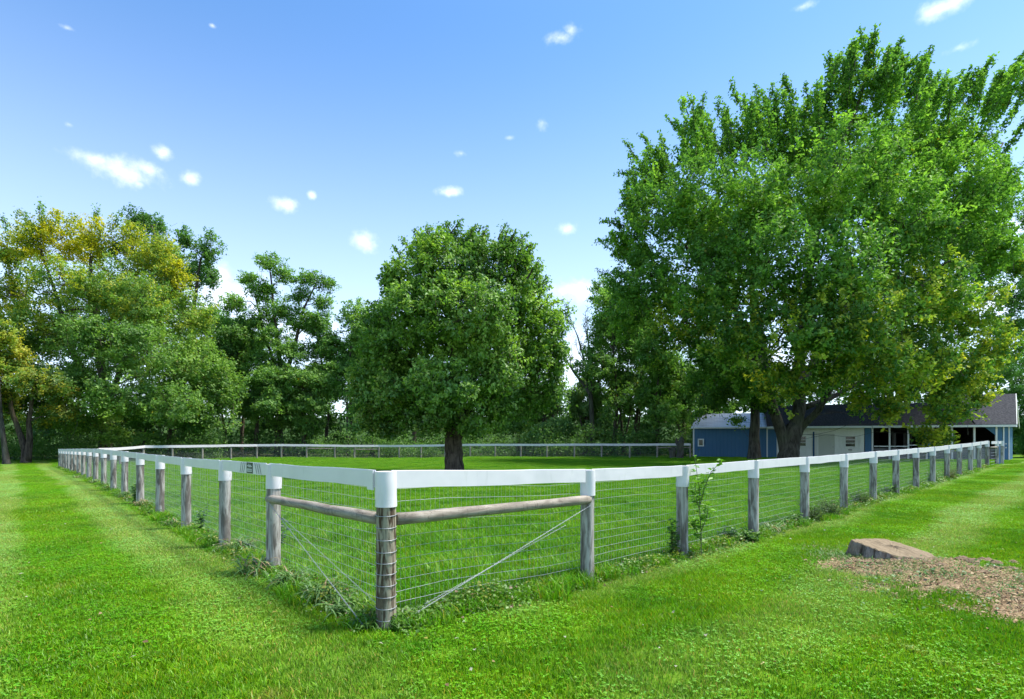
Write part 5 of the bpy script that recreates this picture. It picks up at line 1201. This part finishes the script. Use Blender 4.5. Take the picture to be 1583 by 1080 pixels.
bushy(1372, 766, .34, .35, 30, .055, 'leafy weeds by the sixth right post'); bushy(1440, 747, .42, .35, 30, .06, 'leafy green weeds midway to the stable'); bushy(1470, 742, .55, .4, 34, .055, 'brownish tall weeds near the stable end of the right fence', col=((.10, .11, .04), (.2, .17, .07)), wid=.3)
bushy(1352, 772, .2, .2, 24, .09, 'broad-leaved green plant at the foot of the fifth right post'); bushy(210, 780, .5, .14, 8, .09, 'upright leafy weed between the fourth and fifth left posts')
bushy(1160, 838, .18, .2, 16, .07, 'small leafy weeds at the foot of the third right post'); bushy(432, 850, .55, .16, 7, .07, 'dark thin seedling behind the brace wires', col=((.02, .07, .03), (.04, .12, .05)))
bushy(1412, 752, .30, .35, 30, .05, 'low grey-green weeds by the eighth right post', wid=.35)
# creeping ivy and weeds right along both fence lines: too many leaves to count
def creepers():
    Vs, Ts, Cs = [], [], []; base = 0; r = np.random.default_rng(12)
    for (pos, nrm, n) in ((R_pos, nR, 15000), (allL, nL, 10000)):
        pos = np.array(pos); seg = np.linalg.norm(np.diff(pos, axis=0), axis=1); cum = np.r_[0, np.cumsum(seg)]
        s = cum[-1] * r.uniform(0, 1, n) ** 1.7; x = np.interp(s, cum, pos[:, 0]); y = np.interp(s, cum, pos[:, 1])
        dn = hash_noise(s, s * 0 + 3, .8, 8); off = r.normal(.02, .13, n) + .05 * dn; q = np.c_[x + nrm[0] * off, y + nrm[1] * off]
        h = np.clip(.11 + .09 * dn, .02, .3) * np.exp(-(off / .2) ** 2) * r.uniform(0, 1, n); k = r.uniform(0, 1, n) < np.clip(.75 + .5 * dn, .25, 1); q, h, dn, s = q[k], h[k], dn[k], s[k]; m = len(q)
        P = np.c_[q, gh(q[:, 0], q[:, 1]) + .015 + h]
        V, T = leaf_quads(P, r.normal(0, 1, (m, 3)) * [1, 1, .3], r.normal(0, .4, (m, 3)) + [0, 0, 1], r.uniform(.02, .046, m) * (1 + .03 * s), r, wid=.85)
        c = np.array([.05, .14, .012]) + np.array([.10, .15, .015]) * r.uniform(0, 1, (m, 1)); yl = hash_noise(s, s * 0, .5, 4) > .35; yy = yl & (r.uniform(0, 1, m) < .35); c[yy] = [.22, .25, .03]; bb = r.uniform(0, 1, m) < .05; c[bb] = [.16, .10, .05]
        Vs.append(V); Ts.append(T + base); Cs.append(np.repeat(c, 4, 0)); base += len(V)
        # uncut grass blades in the line
        m = 5000; s = cum[-1] * r.uniform(0, 1, m) ** 1.5; x = np.interp(s, cum, pos[:, 0]); y = np.interp(s, cum, pos[:, 1]); off = r.normal(0, .10, m); bxx, byy = x + nrm[0] * off, y + nrm[1] * off
        V, T, C = straps(m, .2, .007, r, .9, ((.05, .15, .02), (.13, .27, .05)), .08, 0.0); V = V.reshape(m, -1, 3); V += np.stack([bxx, byy, gh(bxx, byy)], 1)[:, None]; V = V.reshape(-1, 3)
        Vs.append(V); Ts.append(T + base); Cs.append(C); base += len(V)
    o = link(bpy.data.objects.new('fence_line_weeds', np_mesh('fence_line_weeds', np.concatenate(Vs), np.concatenate(Ts), M_plant, np.concatenate(Cs)))); tag(o, kind='stuff', label='creeping ivy and uncut grass along the foot of both wire fences')
creepers()
# sparse weeds on the bare patch, long grass at the stump's left
def patch_weeds():
    r = np.random.default_rng(3); Vs, Ts, Cs = [], [], []; base = 0
    for (cx_, cy_, sx, sy, m, L) in ((4.55, 7.55, .22, .28, 900, .13), (5.1, 6.2, .9, .6, 1800, .075), (5.5, 5.6, .5, .4, 1400, .075), (4.6, 6.5, .3, .25, 900, .07), (5.1, 7.0, .25, .1, 300, .08), (4.9, 6.9, .4, .2, 300, .07), (6.4, 6.2, .6, .4, 300, .06), (4.9, 8.3, .6, .12, 500, .09)):
        V, T, C = straps(m, L, .006, r, .9, ((.05, .15, .02), (.14, .27, .05)), .1, 0.0); x = r.normal(cx_, sx, m); y = r.normal(cy_, sy, m)
        V = V.reshape(m, -1, 3) + np.stack([x, y, gh(x, y)], 1)[:, None]; V = V.reshape(-1, 3); Vs.append(V); Ts.append(T + base); Cs.append(C); base += len(V)
    m = 1500; x = r.normal(5.0, .9, m); y = r.normal(6.1, .6, m); cl2 = hash_noise(x, y, .25, 2) > .05; x, y = x[cl2], y[cl2]; m = len(x)
    V, T = leaf_quads(np.c_[x, y, gh(x, y) + r.uniform(.02, .06, m)], r.normal(0, 1, (m, 3)) * [1, 1, .3], r.normal(0, .3, (m, 3)) + [0, 0, 1], r.uniform(.02, .045, m), r, wid=.9)
    Vs.append(V); Ts.append(T + base); Cs.append(np.repeat(np.array([.04, .13, .02]) + np.array([.06, .1, .02]) * r.uniform(0, 1, (m, 1)), 4, 0))
    o = link(bpy.data.objects.new('stump_weeds', np_mesh('stump_weeds', np.concatenate(Vs), np.concatenate(Ts), M_plant, np.concatenate(Cs)))); tag(o, kind='stuff', label='sparse green weeds sprouting through the wood chips by the stump')
patch_weeds()
def litter():
    r = np.random.default_rng(44); m = 900; x = r.uniform(-12, 14, m); y = r.uniform(3.2, 16, m); k = ((distR(x, y) > .2) | (distL(x, y) > .2)) & (soil(x, y) < .5); x, y = x[k], y[k]; m = len(x)
    V, T = leaf_quads(np.c_[x, y, gh(x, y) + r.uniform(.03, .045, m)], r.normal(0, 1, (m, 3)) * [1, 1, .2], r.normal(0, .35, (m, 3)) + [0, 0, 1], r.uniform(.018, .05, m), r, wid=.75)
    c = np.array([[.30, .20, .08], [.38, .32, .06], [.20, .12, .06], [.42, .40, .30]])[r.integers(0, 4, m)]
    o = link(bpy.data.objects.new('fallen_leaves', np_mesh('fallen_leaves', V, T, M_plant, np.repeat(c, 4, 0)))); tag(o, kind='stuff', label='scattered dry fallen leaves on the mown lawn')
litter()
